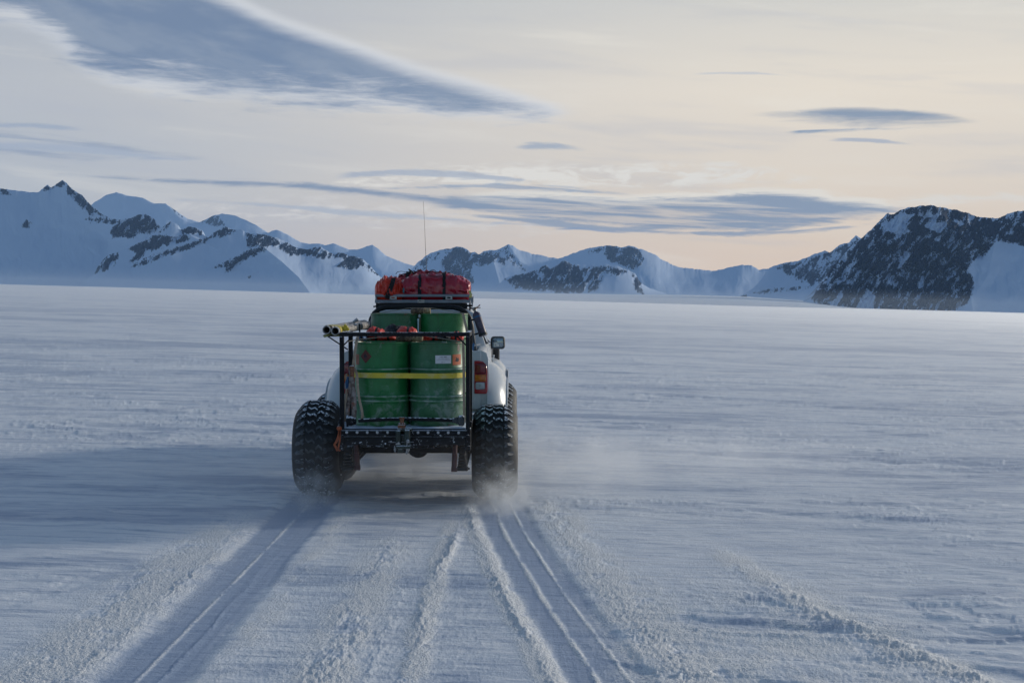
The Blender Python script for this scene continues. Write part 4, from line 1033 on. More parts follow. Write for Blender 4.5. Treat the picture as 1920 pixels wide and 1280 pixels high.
an = MB(); an.tube([P(799.5, 505, 20.1), P(798, 470, 20.1), P(796, 420, 20.1), P(793.6, 378, 20.1)], [.0035, .003, .0022, .0018], 6); an.tube([(P(799.5, 505, 20.1).x, 20.1, 2.2), P(799.5, 505, 20.1)], .0055, 6)
part(an, 'antenna', 'black_clean')

# --- rear load frame
YB = 14.72                         # rear face
TOPZ = P(760, 626.8, YB).z; XL, XR = P(641.2, 700, YB).x, P(877.3, 700, YB).x
BOT = P(0, 838, YB).z
fr = MB(); h = .0225
for x in (XL, XR):
    for y_ in (YB, 15.52): fr.box(x - h, x + h, y_ - h, y_ + h, (.80 if y_ < 15 else .93), TOPZ - h, .003)
    fr.box(x - h + .001, x + h - .001, YB + h, 15.52 - h, TOPZ - h, TOPZ + h - .001, .002)
    fr.box(x - h, x + h, 15.52 - h, 15.52 + h, TOPZ - h, TOPZ + h, .002)
fr.box(XL - h, XR + h, YB - h, YB + h, TOPZ - h + .002, TOPZ + h, .003)
for x, sx in ((XL, 1), (XR, -1)):
    fr.tube([(x + sx * .02, YB, TOPZ - .11), (x + sx * .115, YB, TOPZ - .015)], .008, 6)
# stub posts beside the tubes
for y_ in (15.52,): fr.box(P(672, 0, 15.52).x - .006 - (0 if y_ < 16 else 0), P(672, 0, 15.52).x + .010, y_ - .01, y_ + .01, TOPZ, P(0, 607, 15.52).z)
part(fr, 'load_frame', 'black')
# platform deck + rear beam
dk = MB(); dk.box(XL - .02, XR + .02, YB + .02, 16.86, .895, .925, .003)
for y_ in (14.95, 15.6, 16.3): dk.box(XL, XR, y_, y_ + .06, .82, .895)
dko = part(dk, 'deck', 'black')
sn_ = MB(); rs_ = random.Random(3)
def snow_top(u, v):
    x = XL + .015 + u * (XR - XL - .03); y = YB - .015 + v * .9
    e = min(1, min(v, 1 - v) * 40) * min(1, min(u, 1 - u) * 30)
    return Vector((x, y, .9255 + e * (.012 + .010 * float(fbm(np.array([x * 6.]), np.array([y * 6.]), 3, 5)[0]))))
sn_.surf(snow_top, 90, 40); part(sn_, 'packed_snow', 'deck_snow', dko)
bmz = [P(0, y, YB).z for y in (806, 817.5, 818.5, 834)]
rbm = MB(); rbm.box(XL - .01, XR - .005, YB - .03, YB + .03, bmz[1], bmz[0], .003); rbm.box(XL - .005, XR - .0, YB - .012, YB + .07, bmz[3], bmz[1] - .001, .004)
rbm.box(XL, XR, YB - .026, YB - .006, bmz[1] - .008, bmz[1] + .0, .002)
rbm.box(P(716, 0, YB).x, P(812, 0, YB).x, YB + .07, YB + .12, bmz[3] - .045, bmz[3] + .03, .01)
rbo = part(rbm, 'rear_beam', 'beam')
for x in (650, 669.5, 688.5, 707.5, 727, 783.5, 802.5, 821.5, 840.5, 860):
    c = P(x, 810.2 + (x - 650) * .003, YB - .03); b1 = MB()
    b1.lathe([(.0, -.012), (.009, -.011), (.0145, -.006), (.0155, 0), (.0155, .002)], c, axis='y', seg=14); part(b1, 'bolt', 'bolt', rbo)
# brackets at the beam ends
for x, sx in ((XL, -1), (XR, 1)):
    e = MB(); e.box(x - .03, x + .03, YB - .02, YB + .06, bmz[3] - .06, bmz[0] + .02, .006)
    e.lathe([(.0, -.03), (.02, -.03), (.02, .0)], (x, YB - .02, bmz[1]), axis='y', seg=8); e.lathe([(.0, -.025), (.018, -.025), (.018, .0)], (x + .01 * sx, YB - .02, bmz[3] - .02), axis='y', seg=8)
    e.tube([(x + sx * .03, YB, bmz[0] + .03), (x + sx * .035, YB, bmz[0] + .09)], .012, 8)
    part(e, 'end_bracket', 'beam')
# tow hitch
hx0, hx1 = P(737, 0, 14.6).x, P(768, 0, 14.6).x; H = lambda px, py: P(px, py, 14.6)
ht = MB(); c0 = H(741, 846); c1 = H(771, 803)
ht.box(H(742, 0).x, H(770, 0).x, 14.60, 14.70, H(0, 809).z, H(0, 803).z, .004)
ht.box(H(740.5, 0).x, H(750, 0).x, 14.56, 14.69, H(0, 838).z, H(0, 806).z, .006)
ht.box(H(757, 0).x, H(767, 0).x, 14.54, 14.69, H(0, 838).z, H(0, 805).z, .006)
ht.box(H(750, 0).x, H(757, 0).x, 14.60, 14.69, H(0, 836).z, H(0, 815).z, .004)
ht.box(H(741, 0).x, H(768, 0).x, 14.53, 14.68, H(0, 840).z, H(0, 834).z, .005)
ht.box(H(744, 0).x, H(754, 0).x, 14.55, 14.62, H(0, 847).z, H(0, 840).z, .005)
hto = part(ht, 'tow_hitch', 'hitch')
pn = MB(); pn.tube([H(731, 829), H(776, 828.5)], .004, 6); part(pn, 'cross_pin', 'steel', hto)
pn = MB()
pn.lathe([(.0, -.014), (.014, -.012), (.019, -.004), (.019, .01)], H(765.6, 826) + Vector((0, -.06, 0)), axis='y', seg=16)
pn.tube([H(764, 828) + Vector((0, -.06, 0)), H(763, 848) + Vector((0, -.05, 0))], .006, 8); pn.lathe([(.0, -.01), (.012, -.01), (.012, .01), (.0, .01)], H(763, 848) + Vector((0, -.05, 0)), axis='y', seg=10)
part(pn, 'hitch_pin', 'steel', hto)
for (x, y) in ((741, 842), (766, 842)):
    b1 = MB(); b1.lathe([(.0, -.028), (.007, -.026), (.009, -.010), (.015, -.008), (.015, .008), (.010, .010), (.010, .022), (.0, .022)], H(x, y) + Vector((0, -.02, 0)), axis='z', seg=10); part(b1, 'hitch_bolt', 'steel', hto)
wd = MB(); wd.prism([(H(740, 0).x, H(0, 832).z), (H(750, 0).x, H(0, 832).z), (H(746.5, 0).x, H(0, 827).z)], lambda x, z: Vector((x, 14.53, z)), lambda x, z: Vector((x, 14.57, z))); part(wd, 'wedge', 'steel', hto)
# rusty coupling standing on the hitch
rc = MB(); c = H(753.5, 803)
rc.box(c.x - .044, c.x + .034, 14.60, 14.68, c.z, H(0, 796).z, .010, seg=2); rc.box(c.x - .038, c.x + .03, 14.61, 14.67, H(0, 796).z, H(0, 793.5).z, .004)
rc.lathe([(.0, 0), (.026, 0), (.020, .03), (.022, .045), (.032, .062), (.030, .070), (.0, .070)], (c.x - .003, 14.64, H(0, 795).z), axis='z', seg=14)
part(rc, 'rusty_coupling', 'rust', hto)
# side cargo bracket (outrigger) for the tubes
for y_ in (15.35,):
    ob = MB(); ob.box(-2.03, XL - h, y_ - .02, y_ + .02, 1.862, 1.886, .003)
    ob.tube([(-1.99, y_, 1.865), (XL - .01, y_, 1.72)], .008, 6)
    part(ob, 'outrigger', 'black')
ob = MB(); ob.box(-2.05, BX - .60, 18.55, 18.60, 1.862, 1.890, .003); part(ob, 'outrigger', 'black')

# =================================================================== load
# --- fuel drums
def drum_mesh():
    R0 = .2865; H_ = .875; mb = MB(); pr = [(.0, .022), (R0 - .02, .022), (R0 - .012, .0), (R0 + .006, .0), (R0 + .007, .014), (R0, .02)]
    def roll(z): return [(R0, z - .024), (R0 + .003, z - .018), (R0 + .013, z - .008), (R0 + .015, z), (R0 + .013, z + .008), (R0 + .003, z + .018), (R0, z + .024)]
    pr += roll(.272) + roll(.318) if False else []
    for z in (.258, .305, .590): pr += roll(z)
    pr += [(R0, H_ - .02), (R0 + .007, H_ - .014), (R0 + .006, H_), (R0 - .008, H_), (R0 - .012, H_ - .022), (.0, H_ - .024)]
    mb.lathe(pr, seg=80); return mb
DM = {}
def drum(x, y, z, rot, mt, label, labels=()):
    t = empty('fuel_drum', (x, y, z), label, 'drum', 'green fuel drums carried on the truck')
    t.rotation_euler = (0, 0, 0)
    if mt not in DM: DM[mt] = drum_mesh().build('drum_body', M[mt], None, smooth=30); b = DM[mt]; b.parent = t
    else: b = DM[mt].copy(); COL.objects.link(b); b.parent = t; b.location = (0, 0, 0)
    b.rotation_euler = (0, 0, rot)
    for k, (rr_, aa) in enumerate(((.19, .5), (.19, 3.6))):
        p = MB(); p.lathe([(.0, .012), (.026, .012), (.03, 0), (.03, -.004)], (x + rr_ * math.cos(aa + rot), y + rr_ * math.sin(aa + rot), z + .853), seg=12); p.build('bung', M['steel'], t)
    return t
def wrap(t, x, y, pts, r, name, m_, parent, th=.0012):
    """flat patch bent round a drum: pts are (arc metres from the facing line, z)"""
    mb = MB(); R0 = .2865
    def f(o): return lambda s_, z: Vector((x + math.sin(s_ / R0) * (R0 + o), y - math.cos(s_ / R0) * (R0 + o), z))
    # subdivide in arc direction by clipping into columns
    xs = [p[0] for p in pts]; x0, x1 = min(xs), max(xs); n = max(2, int((x1 - x0) / .015))
    bm_ = bmesh.new(); vs = [bm_.verts.new((p[0], 0, p[1])) for p in pts]; bm_.faces.new(vs)
    for k in range(1, n):
        bmesh.ops.bisect_plane(bm_, geom=bm_.verts[:] + bm_.edges[:] + bm_.faces[:], plane_co=(x0 + (x1 - x0) * k / n, 0, 0), plane_no=(1, 0, 0))
    for v in bm_.verts: v.co = f(r)(v.co.x, v.co.z)
    mb.merge(bm_)
    return mb.build(name, m_, parent)
def text_patch(txt, size, x, y, s0, z0, r, name, parent, m_):
    cu = bpy.data.curves.new('t', 'FONT'); cu.body = txt; cu.size = size; cu.align_x = 'CENTER'
    o = bpy.data.objects.new('t', cu); COL.objects.link(o)
    me = bpy.data.meshes.new_from_object(o.evaluated_get(bpy.context.evaluated_depsgraph_get())); bpy.data.objects.remove(o)
    R0 = .2865 + r
    for v in me.vertices:
        s_ = s0 + v.co.x; z = z0 + v.co.y; v.co = (x + math.sin(s_ / .2865) * R0, y - math.cos(s_ / .2865) * R0, z)
    o = bpy.data.objects.new(name, me); COL.objects.link(o); me.materials.append(m_); o.parent = parent; o.location = -wloc(parent); return o
R0 = .2865; D1 = 15.12; DZ = P(0, 798.5, D1 - R0).z
xa = P(714.2, 0, D1).x; xb = P(818.6, 0, D1).x; DZ = .938
dA = drum(xa, D1, DZ, 2.0, 'drum_a', 'bright green drum at the back on the left, with a dark red hazard diamond')
dB = drum(xb, D1, DZ, .7, 'drum_b', 'dull green drum at the back on the right, with a white label')
ZT = P(0, 637.5, D1 - R0).z
# label on the left drum
def arc(px, xc): return math.asin(max(-1, min(1, (P(px, 0, D1 - .2).x - xc) / R0))) * R0
zc = P(0, 668, D1 - .25).z; s0 = arc(684.5, xa)
dia = lambda k: [(s0 - .073 * k, zc), (s0, zc - .073 * k), (s0 + .073 * k, zc), (s0, zc + .073 * k)]
do = wrap(dA, xa, D1, dia(1.0), .0015, 'hazard_diamond', M['label_dark'], dA)
fl = [(s0 - .004 + a, zc + b) for a, b in ((-.020, -.005), (-.012, -.014), (.012, -.014), (.022, -.002), (.014, .016), (.008, .008), (.002, .034), (-.008, .018), (-.014, .022))]
wrap(dA, xa, D1, fl, .0025, 'flame_symbol', M['ink'], do)
wrap(dA, xa, D1, [(s0 - .018, zc - .026), (s0 + .018, zc - .026), (s0 + .018, zc - .021), (s0 - .018, zc - .021)], .0025, 'flame_base_line', M['ink'], do)
def ring(k0, k1, n):
    pass
sl = arc(668, xa) - .012; zl = P(0, 674, D1 - .2).z
wrap(dA, xa, D1, [(sl - .04, zl - .055), (sl + .04, zl - .055), (sl + .04, zl + .055), (sl - .04, zl + .055)], .0015, 'faded_label', M['label_faded'], dA)
# labels on the right drum
z0, z1 = P(0, 681.3, D1 - .27).z, P(0, 666, D1 - .27).z; a0, a1 = arc(816, xb), arc(845, xb)
lo_ = wrap(dB, xb, D1, [(a0, z0), (a1, z0), (a1, z1), (a0, z1)], .0015, 'paper_label', M['label_white'], dB); sc_ = (a0 + a1) / 2
text_patch('UN 1863', .021, xb, D1, sc_, z1 - .024, .0028, 'label_text', lo_, M['ink'])
text_patch('FUEL, AVIATION, TURBINE', .0095, xb, D1, sc_, z1 - .037, .0028, 'label_text', lo_, M['ink'])
text_patch('JET A-1', .013, xb, D1, sc_, z0 + .010, .0028, 'label_text', lo_, M['ink'])
wrap(dB, xb, D1, [(a0 + .012, z1 - .0475), (a1 - .012, z1 - .0475), (a1 - .012, z1 - .0455), (a0 + .012, z1 - .0455)], .0026, 'label_rule', M['ink'], lo_)
z0, z1 = P(0, 684.3, D1 - .2).z, P(0, 664, D1 - .2).z; a0, a1 = arc(848, xb), arc(862.3, xb) + .004
oo = wrap(dB, xb, D1, [(a0, z0), (a1, z0 + .002), (a1, z1), (a0, z1 - .002)], .0015, 'hazard_label', M['label_orange'], dB); sm, zm = (a0 + a1) / 2, (z0 + z1) / 2
wrap(dB, xb, D1, [(sm + a * 1.3, zm + b) for a, b in ((-.022, -.012), (-.010, -.022), (.014, -.018), (.024, .000), (.014, .010), (.018, .026), (.000, .014), (-.010, .030), (-.016, .008))], .0025, 'flame_symbol', M['ink'], oo)
wrap(dB, xb, D1, [(arc(858, xb) + a, P(0, 651, D1 - .2).z + b) for a, b in ((-.012, -.04), (.018, -.045), (.03, -.01), (.022, .03), (.002, .042), (-.012, .01))], .0012, 'paint_scar', mat('bare_primer_patch', (.30, .25, .21), .7, var=.3), dB)
# drums of the middle pair, under the bags
for x, l in ((xa, 'green drum mostly hidden behind the back pair, on the left'), (xb, 'green drum mostly hidden behind the back pair, on the right')):
    drum(x, D1 + .62, DZ, 1.1, 'drum_b' if x == xa else 'drum_a', l)
# front pair in the pickup bed
D2 = 17.27; s2 = F / D2
xc_, xd_ = P(740, 0, D2).x, P(830.6, 0, D2).x
drum(xc_ - .008, D2, 1.215, 4.0, 'drum_b', 'green drum standing in the pickup bed behind the roll bar, left of the pair')
drum(xd_ + .008, D2, 1.215, 5.2, 'drum_a', 'green drum standing in the pickup bed behind the roll bar, right of the pair')

# --- straps over the drums
ys = MB(); zs = P(0, 703.6, D1 - R0).z; pts = []
for k in range(9):
    a = math.radians(-90 + k * 90 / 8); pts.append(Vector((xa + math.sin(a) * (R0 + .013), D1 - math.cos(a) * (R0 + .013), zs)))
for k in range(9):
    a = math.radians(k * 90 / 8); pts.append(Vector((xb + math.sin(a) * (R0 + .013), D1 - math.cos(a) * (R0 + .013), zs - .006)))
pts = [Vector((XL + .03, D1 + .25, zs + .0))] + pts + [Vector((XR - .03, D1 + .25, zs - .006))]
ys.ribbon(pts, (0, 0, 1), .054, .003)
tag(ys.build('ratchet_strap', M['yellow_web']), 'yellow webbing strap pulled flat round the two back drums', 'strap')
def strap(name, pts, w_, m_, label, wdir=(1, 0, 0), th=.003):
    mb = MB(); q = [Vector(p) for p in pts]
    dense = []
    for i in range(len(q) - 1):
        p0, p1, p2, p3 = q[max(i - 1, 0)], q[i], q[i + 1], q[min(i + 2, len(q) - 1)]
        for k in range(8):
            t_ = k / 8; dense.append(0.5 * ((2 * p1) + (-p0 + p2) * t_ + (2 * p0 - 5 * p1 + 4 * p2 - p3) * t_ ** 2 + (-p0 + 3 * p1 - 3 * p2 + p3) * t_ ** 3))
    dense.append(q[-1]); mb.ribbon(dense, wdir, w_, th)
    return tag(mb.build(name, M[m_]), label, 'strap')
S = lambda px, py, Y=14.79: P(px, py, Y)
strap('lashing_strap', [P(671, 631, 14.88), S(668.5, 640), S(665.5, 660), S(662, 684), S(660, 692)], .028, 'beige_web', 'faded beige strap running down the left edge of the back left drum')
strap('lashing_strap', [S(660, 689), S(666, 693), S(669.5, 705), S(671, 728), S(674, 750), S(679, 772), S(678.5, 789)], .026, 'beige_web', 'loose beige strap tail hanging in front of the back left drum')
strap('lashing_strap', [P(868, 637, 14.95), P(868.8, 650, 14.95), P(869.6, 700, 14.95), P(870.2, 760, 14.95), P(870.5, 792, 14.95)], .028, 'beige_web', 'faded beige strap running down beside the right frame post')
strap('lashing_strap', [P(866, 588, 16.96), P(868, 589, 16.94), P(872, 605, 16.9), P(876.5, 624, 16.86), P(880, 645, 16.84)], .030, 'beige_web', 'yellowish strap crossing the right edge of the drum in the pickup bed')
# ropes over the timber chocks
def rope(pts, label, r=.005):
    mb = MB(); mb.tube([Vector(p) for p in pts], r, 6); return tag(mb.build('rope', M['rope']), label, 'rope')
rope([P(654, 640, 14.83), P(664, 637.5, 14.9), P(700, 633.5, 15.0), P(742, 629, 15.1), P(768, 626.5, 15.12), P(794, 629, 15.1), P(830, 635, 15.0), P(868, 640.5, 14.9)], 'thin pale rope pulled over the timber chock on the back drums')
rope([P(697, 588, 17.2), P(720, 585.2, 17.2), P(768, 577.5, 17.25), P(808, 577.5, 17.25), P(840, 582, 17.2), P(872, 587.5, 17.2)], 'thin pale rope pulled over the timber chock in the pickup bed')
# chocks: rounded rough timbers
def chock(c, l, w_, h_, name, mt, seed, parent=None):
    mb = MB()
    def f(u, v):
        a = v * 2 * math.pi; t_ = u * 2 - 1; e = (1 - abs(t_) ** 5) ** .2 if abs(t_) < 1 else 0
        n = float(vnoise(np.array([t_ * 3 + seed]), np.array([math.cos(a) * 2]))[0]) * .12 + float(vnoise(np.array([t_ * 9 + seed]), np.array([math.sin(a) * 5]))[0]) * .08
        ca, sa = math.cos(a), math.sin(a); q_ = 1 / (abs(ca) ** 3 + abs(sa) ** 3) ** (1 / 3)
        return Vector((c.x + t_ * l / 2, c.y + ca * q_ * w_ / 2 * max(e, .02) * (1 + n), c.z + sa * q_ * h_ / 2 * max(e, .02) * (1 + n)))
    mb.surf(f, 22, 20, wrapv=True); return mb.build(name, M[mt], parent)
def chock_thing(cx, cy, cz, l, h_, label, seed):
    t = empty('timber_chock', (cx, cy, cz - h_ / 2), label, 'timber chock', 'timber chocks wedged under ropes between drums')
    chock(Vector((cx - l * .14, cy, cz)), l * .74, .13, h_, 'log', 'wood', seed, t)
    chock(Vector((cx + l * .34, cy - .01, cz + .002)), l * .30, .11, h_ * .92, 'split_end', 'wood_light', seed + 5, t)
    chock(Vector((cx + l * .18, cy - .02, cz)), l * .14, .12, h_ * 1.02, 'split_end', 'wood_light', seed + 9, t)
c = P(768, 634.3, 15.1); chock_thing(c.x, 15.12, P(0, 634.0, 15.0).z - .002, (P(794, 0, 15.1) - P(742, 0, 15.1)).x, .078, 'brown and pale timber chock roped on top of the two back drums', 1)
c = P(789, 583, 17.2); chock_thing(c.x, 17.22, P(0, 583.2, 17.2).z, (P(808, 0, 17.2) - P(769.5, 0, 17.2)).x, .075, 'dark timber chock roped on top of the drums in the pickup bed', 3)
sx_ = MB(); sx_.tube([P(784.2, 600, 17.0), P(783.8, 628, 16.95), P(783.8, 660, 16.9)], .007, 8); sx_.lathe([(.0, .02), (.011, .015), (.012, -.005), (.007, -.02)], P(784.2, 600, 17.0), seg=10)
tag(sx_.build('marker_pole', mat('pale_blue_pole', (.45, .60, .66), .4)), 'thin pale pole standing in the gap between the pickup bed drums', 'pole')

# --- soft bags
class Bag:
    """soft duffel: superellipse section swept along its length"""
    def __init__(s, c, L, W_, H_, seed, amp=.018, yaw=0.0, pw=2.6, endp=5.0, flat=.5, sag=0.0):
        s.c = Vector(c); s.L, s.W, s.H, s.seed, s.amp, s.yaw, s.pw, s.endp, s.flat, s.sag = L, W_, H_, seed, amp, yaw, pw, endp, flat, sag
    def pt(s, t_, a, off=0.0):
        e = max(1 - abs(t_) ** s.endp, 0) ** (1 / s.endp)
        ca, sa = math.cos(a), math.sin(a); q_ = 1 / (abs(ca) ** s.pw + abs(sa) ** s.pw) ** (1 / s.pw)
        x, y, z = t_ * s.L / 2, ca * q_ * s.W / 2, sa * q_ * s.H / 2
        A_ = np.array([t_ * s.L * 7 + s.seed * 3.1]); B_ = np.array([a * 1.1 + s.seed])
        n = float(fbm(A_, B_ * 1.0, 3, s.seed)[0]); cr = 1 - abs(float(vnoise(A_ * 1.6 + n, np.array([a * 3.0 + 2 * n]), s.seed + 5)[0])); cr = cr ** 5
        k = n * s.amp + (cr - .3) * s.amp * .7
        if sa < -.3: k *= .3
        m = max(e, .0) + off / max(.05, min(s.W, s.H) / 2)
        y = y * m + ca * k * e; z = z * m + sa * k * e - s.sag * (t_ * t_) * (1 if sa > 0 else 0) * s.H * e
        v = Vector((x * (1 + off / s.L), y, z)); v.rotate(Matrix.Rotation(s.yaw, 3, 'Z')); return s.c + v
    def mesh(s, nu=64, nv=56):
        mb = MB(); mb.surf(lambda u, v: s.pt(-math.cos(u * math.pi) * (1 - 1e-4), v * 2 * math.pi), nu, nv, wrapv=True); return mb
    def girth(s, mb, t_, w_, a0=-1.2, a1=math.pi + 1.2, off=.008, th=.004, n=40, tilt=0):
        pts = [s.pt(t_ + tilt * math.sin(a0 + (a1 - a0) * k / n), a0 + (a1 - a0) * k / n, off) for k in range(n + 1)]
        wd = Vector((1, 0, 0)); wd.rotate(Matrix.Rotation(s.yaw, 3, 'Z')); mb.ribbon(pts, wd, w_, th)
    def along(s, mb, a, t0, t1, w_, off=.010, th=.005, n=30, wob=.03, wdir=(0, 0, 1)):
        pts = [s.pt(t0 + (t1 - t0) * k / n, a + wob * math.sin(k * .9 + s.seed), off) for k in range(n + 1)]; mb.ribbon(pts, wdir, w_, th)
RZ = P(0, 566, YK).z
g_ = 'duffel bags strapped down on the roof rack'
def duffel(name, bag, m_, label, girths=(), alongs=(), handle=None, cat='duffel bag', group=g_):
    t = empty(name, (bag.c.x, bag.c.y, bag.c.z - bag.H / 2), label, cat, group)
    bag.mesh().build('fabric_shell', M[m_], t, smooth=180)
    for g in girths:
        mb = MB(); bag.girth(mb, **g); mb.build('strap', M['black_web'], t)
    for g in alongs:
        mb = MB(); bag.along(mb, **g); mb.build('piping', M['black_web'], t)
    if handle:
        mb = MB(); pts = [P(x, y, Y_) for x, y, Y_ in handle]; mb.ribbon(pts, (0, 1, 0), .03, .006); mb.build('carry_handle', M['black_web'], t)
    return t
s9 = F / 19.1
xm = P(812, 0, 19.15).x; zb = RZ - .03
B1 = Bag((P(815, 0, 19.2).x, 19.22, zb + .20), P(884, 0, 19.1).x - P(748, 0, 19.1).x, .50, .41, 3, .034, sag=.16, pw=3.0)
duffel('duffel_bag', B1, 'burgundy', 'long glossy burgundy duffel with black straps along the back edge of the roof rack',
       girths=[dict(t_=-.40, w_=.045), dict(t_=.27, w_=.042)],
       alongs=[dict(a=math.pi + .92, t0=-.9, t1=.86, w_=.018), dict(a=math.pi + 1.02 + .5, t0=-.7, t1=.8, w_=.03, wdir=(0, 1, 0)), dict(a=math.pi + 1.35 - 3.14 + 3.14, t0=-.2, t1=.35, w_=.022, wob=.12)],
       handle=[(800, 514, 19.0), (806, 517, 18.97), (815, 519, 18.96), (826, 518, 18.97), (832, 513, 19.0)])
B2 = Bag((P(800, 0, 19.7).x, 19.72, zb + .225), .98, .42, .46, 8, .034, sag=.22)
duffel('duffel_bag', B2, 'red_fab', 'dark red duffel lying behind the burgundy one, its humped top showing',
       girths=[dict(t_=-.55, w_=.04), dict(t_=.1, w_=.04), dict(t_=.6, w_=.04)], alongs=[dict(a=math.pi / 2 + .35, t0=-.8, t1=.8, w_=.03, wdir=(0, 1, 0), wob=.1)],
       handle=[(742, 514, 19.4), (745, 510, 19.4), (752, 508.5, 19.4), (762, 510, 19.4), (768, 514, 19.4)])
bkt = empty('buckle_strap', P(850, 520, 19.35), 'row of black buckles and strap ends over the right shoulder of the roof duffels', 'strap')
for x, y, r in ((769, 507, .018), (831, 511.5, .02), (848, 514, .018), (854, 517, .018), (862, 518.5, .022), (868, 522, .02), (872, 526, .018)):
    c = P(x, y + 3, 19.35); bk = MB(); bk.box(c.x - r, c.x + r, 19.28, 19.40, c.z - .03, c.z + .012, .005, rot=Matrix.Rotation((x % 7 - 3) * .2, 3, 'Y')); bk.build('buckle', M['black_web'], bkt)
bk = MB(); bk.tube([P(766, 504.5, 19.5), P(772, 509, 19.5), P(777, 514, 19.5)], .012, 6); bk.build('strap_tip', M['black_web'], bkt)
bk = MB(); bk.ribbon([P(x, y, 19.32) for x, y in ((820, 512), (835, 513), (850, 516.5), (862, 520.5), (872, 526), (879, 534))], (0, 1, 0), .06, .012); bk.build('shoulder_strap', M['black_web'], bkt)
B3 = Bag((P(729, 0, 19.1).x, 19.12, zb + .175), .40, .40, .36, 14, .05, yaw=.12, pw=2.3, endp=3.0, sag=.12)
t3 = duffel('duffel_bag', B3, 'orange_fab', 'crumpled bright orange-red bag at the left corner of the roof rack', girths=[])
mb = MB(); mb.ribbon([P(738, 521, 18.96), P(736.5, 528, 18.90), P(733, 538, 18.885), P(729, 548, 18.885), P(725.5, 560, 18.90)], (1, 0, 0), .058, .006); mb.build('strap', M['black_web'], t3)
mb = MB(); mb.box(P(754, 0, 18.95).x, P(757, 0, 18.95).x, 18.93, 18.95, P(0, 549, 18.95).z, P(0, 540, 18.95).z, .002); mb.build('teal_tag', mat('teal_tag_fabric', (.03, .16, .20), .6), t3)
# yellow and grey strap ends hanging at the rack's right corner
ye = MB(); ye.ribbon([P(880, 545, 18.95), P(883, 552, 18.9), P(882, 558, 18.9)], (1, 0, 0), .03, .004); tag(ye.build('strap_end', M['yellow_web']), 'short yellow strap end at the right corner of the roof rack', 'strap')
ge = MB(); ge.prism([(P(880, 0, 18.9).x, P(0, 555, 18.9).z), (P(884, 0, 18.9).x, P(0, 555, 18.9).z), (P(887, 0, 18.9).x, P(0, 562, 18.9).z), (P(886, 0, 18.9).x, P(0, 573, 18.9).z), (P(883.5, 0, 18.9).x, P(0, 570, 18.9).z)], lambda x, z: Vector((x, 18.90, z)), lambda x, z: Vector((x, 18.92, z)))
tag(ge.build('strap_flap', M['grey_metal']), 'grey flap hanging off the right corner of the roof rack', 'flap')
# bags on the middle drums
def mid(px, py_top, wpx, hpx, Y_, m_, label, seed, name='stuff_sack', yaw=0, amp=.02, pw=2.2):
    s_ = F / Y_; top = P(px, py_top, Y_); Hh = hpx / s_; b = Bag((top.x, Y_, top.z - Hh / 2), wpx / s_, .30, Hh, seed, amp, yaw=yaw, pw=pw, endp=2.6)
    t = empty(name, (b.c.x, b.c.y, b.c.z - Hh / 2), label, 'bag', 'bags piled on the middle drums')
    b.mesh(40, 32).build('fabric_shell', M[m_], t, smooth=180)
    mb = MB(); b.girth(mb, t_=.15, w_=.022, a0=0, a1=math.pi * 2, off=.006, th=.003); mb.build('strap', M['black_web'], t)
base_y = P(0, 638, 15.75).z
mid(704, 614.5, 36, 25, 15.72, 'orange_red', 'orange-red stuff sack at the left end of the pile behind the frame top', 41)
mid(727, 625, 40, 14, 15.60, 'orange_red', 'low orange-red bag lying under the left half of the frame top bar', 42)
mid(763, 613.5, 40, 26, 15.76, 'orange_red', 'orange-red rounded bag just left of the gap between the pickup bed drums', 43)
mid(735, 610.5, 26, 28, 15.90, 'black_fab', 'black bag bulging up between the orange-red ones', 44, yaw=.4)
mid(752, 612, 24, 26, 16.05, 'black_fab', 'black bag top showing just behind the orange-red rounded bag', 49, yaw=-.2)
mid(810, 627, 52, 13, 15.62, 'orange_red', 'flattened red bag right of the timber chock, under the frame top bar', 45, amp=.03)
mid(853, 624, 34, 16, 15.64, 'orange_red', 'red bag tucked in the right corner under the frame top bar', 46, amp=.03)
mid(833, 628, 26, 10, 15.52, 'black_fab', 'flat black pouch between the two red bags at right', 47)
mid(679, 628, 16, 12, 15.50, 'blue_fab', 'small blue cloth bundle in the left corner behind the frame', 48)
# blue and white cloth tied at the right post
cl = MB(); cl.prism([(P(x, 0, 16.6).x, P(0, y, 16.6).z) for x, y in ((881, 652), (887, 642), (889, 645), (887.5, 658), (884, 655))], lambda x, z: Vector((x, 16.58, z)), lambda x, z: Vector((x, 16.61, z)))
cl = tag(cl.build('knotted_cloth', M['blue_fab']), 'blue cloth knotted beside the right frame post', 'cloth')
ck = MB(); ck.prism([(P(x, 0, 16.55).x, P(0, y, 16.55).z) for x, y in ((881, 652.5), (884, 654.5), (886.5, 658.5), (882, 658))], lambda x, z: Vector((x, 16.53, z)), lambda x, z: Vector((x, 16.555, z)))
ck.build('white_corner', M['label_white'], cl)
th_ = MB(); th_.tube([P(888, 648, 16.8), P(893, 647, 16.8), P(900, 645, 16.85)], [.012, .010, .009], 8); tag(th_.build('tie_down_hook', M['light_metal']), 'pale metal hook on the bed rail right of the frame', 'hook')

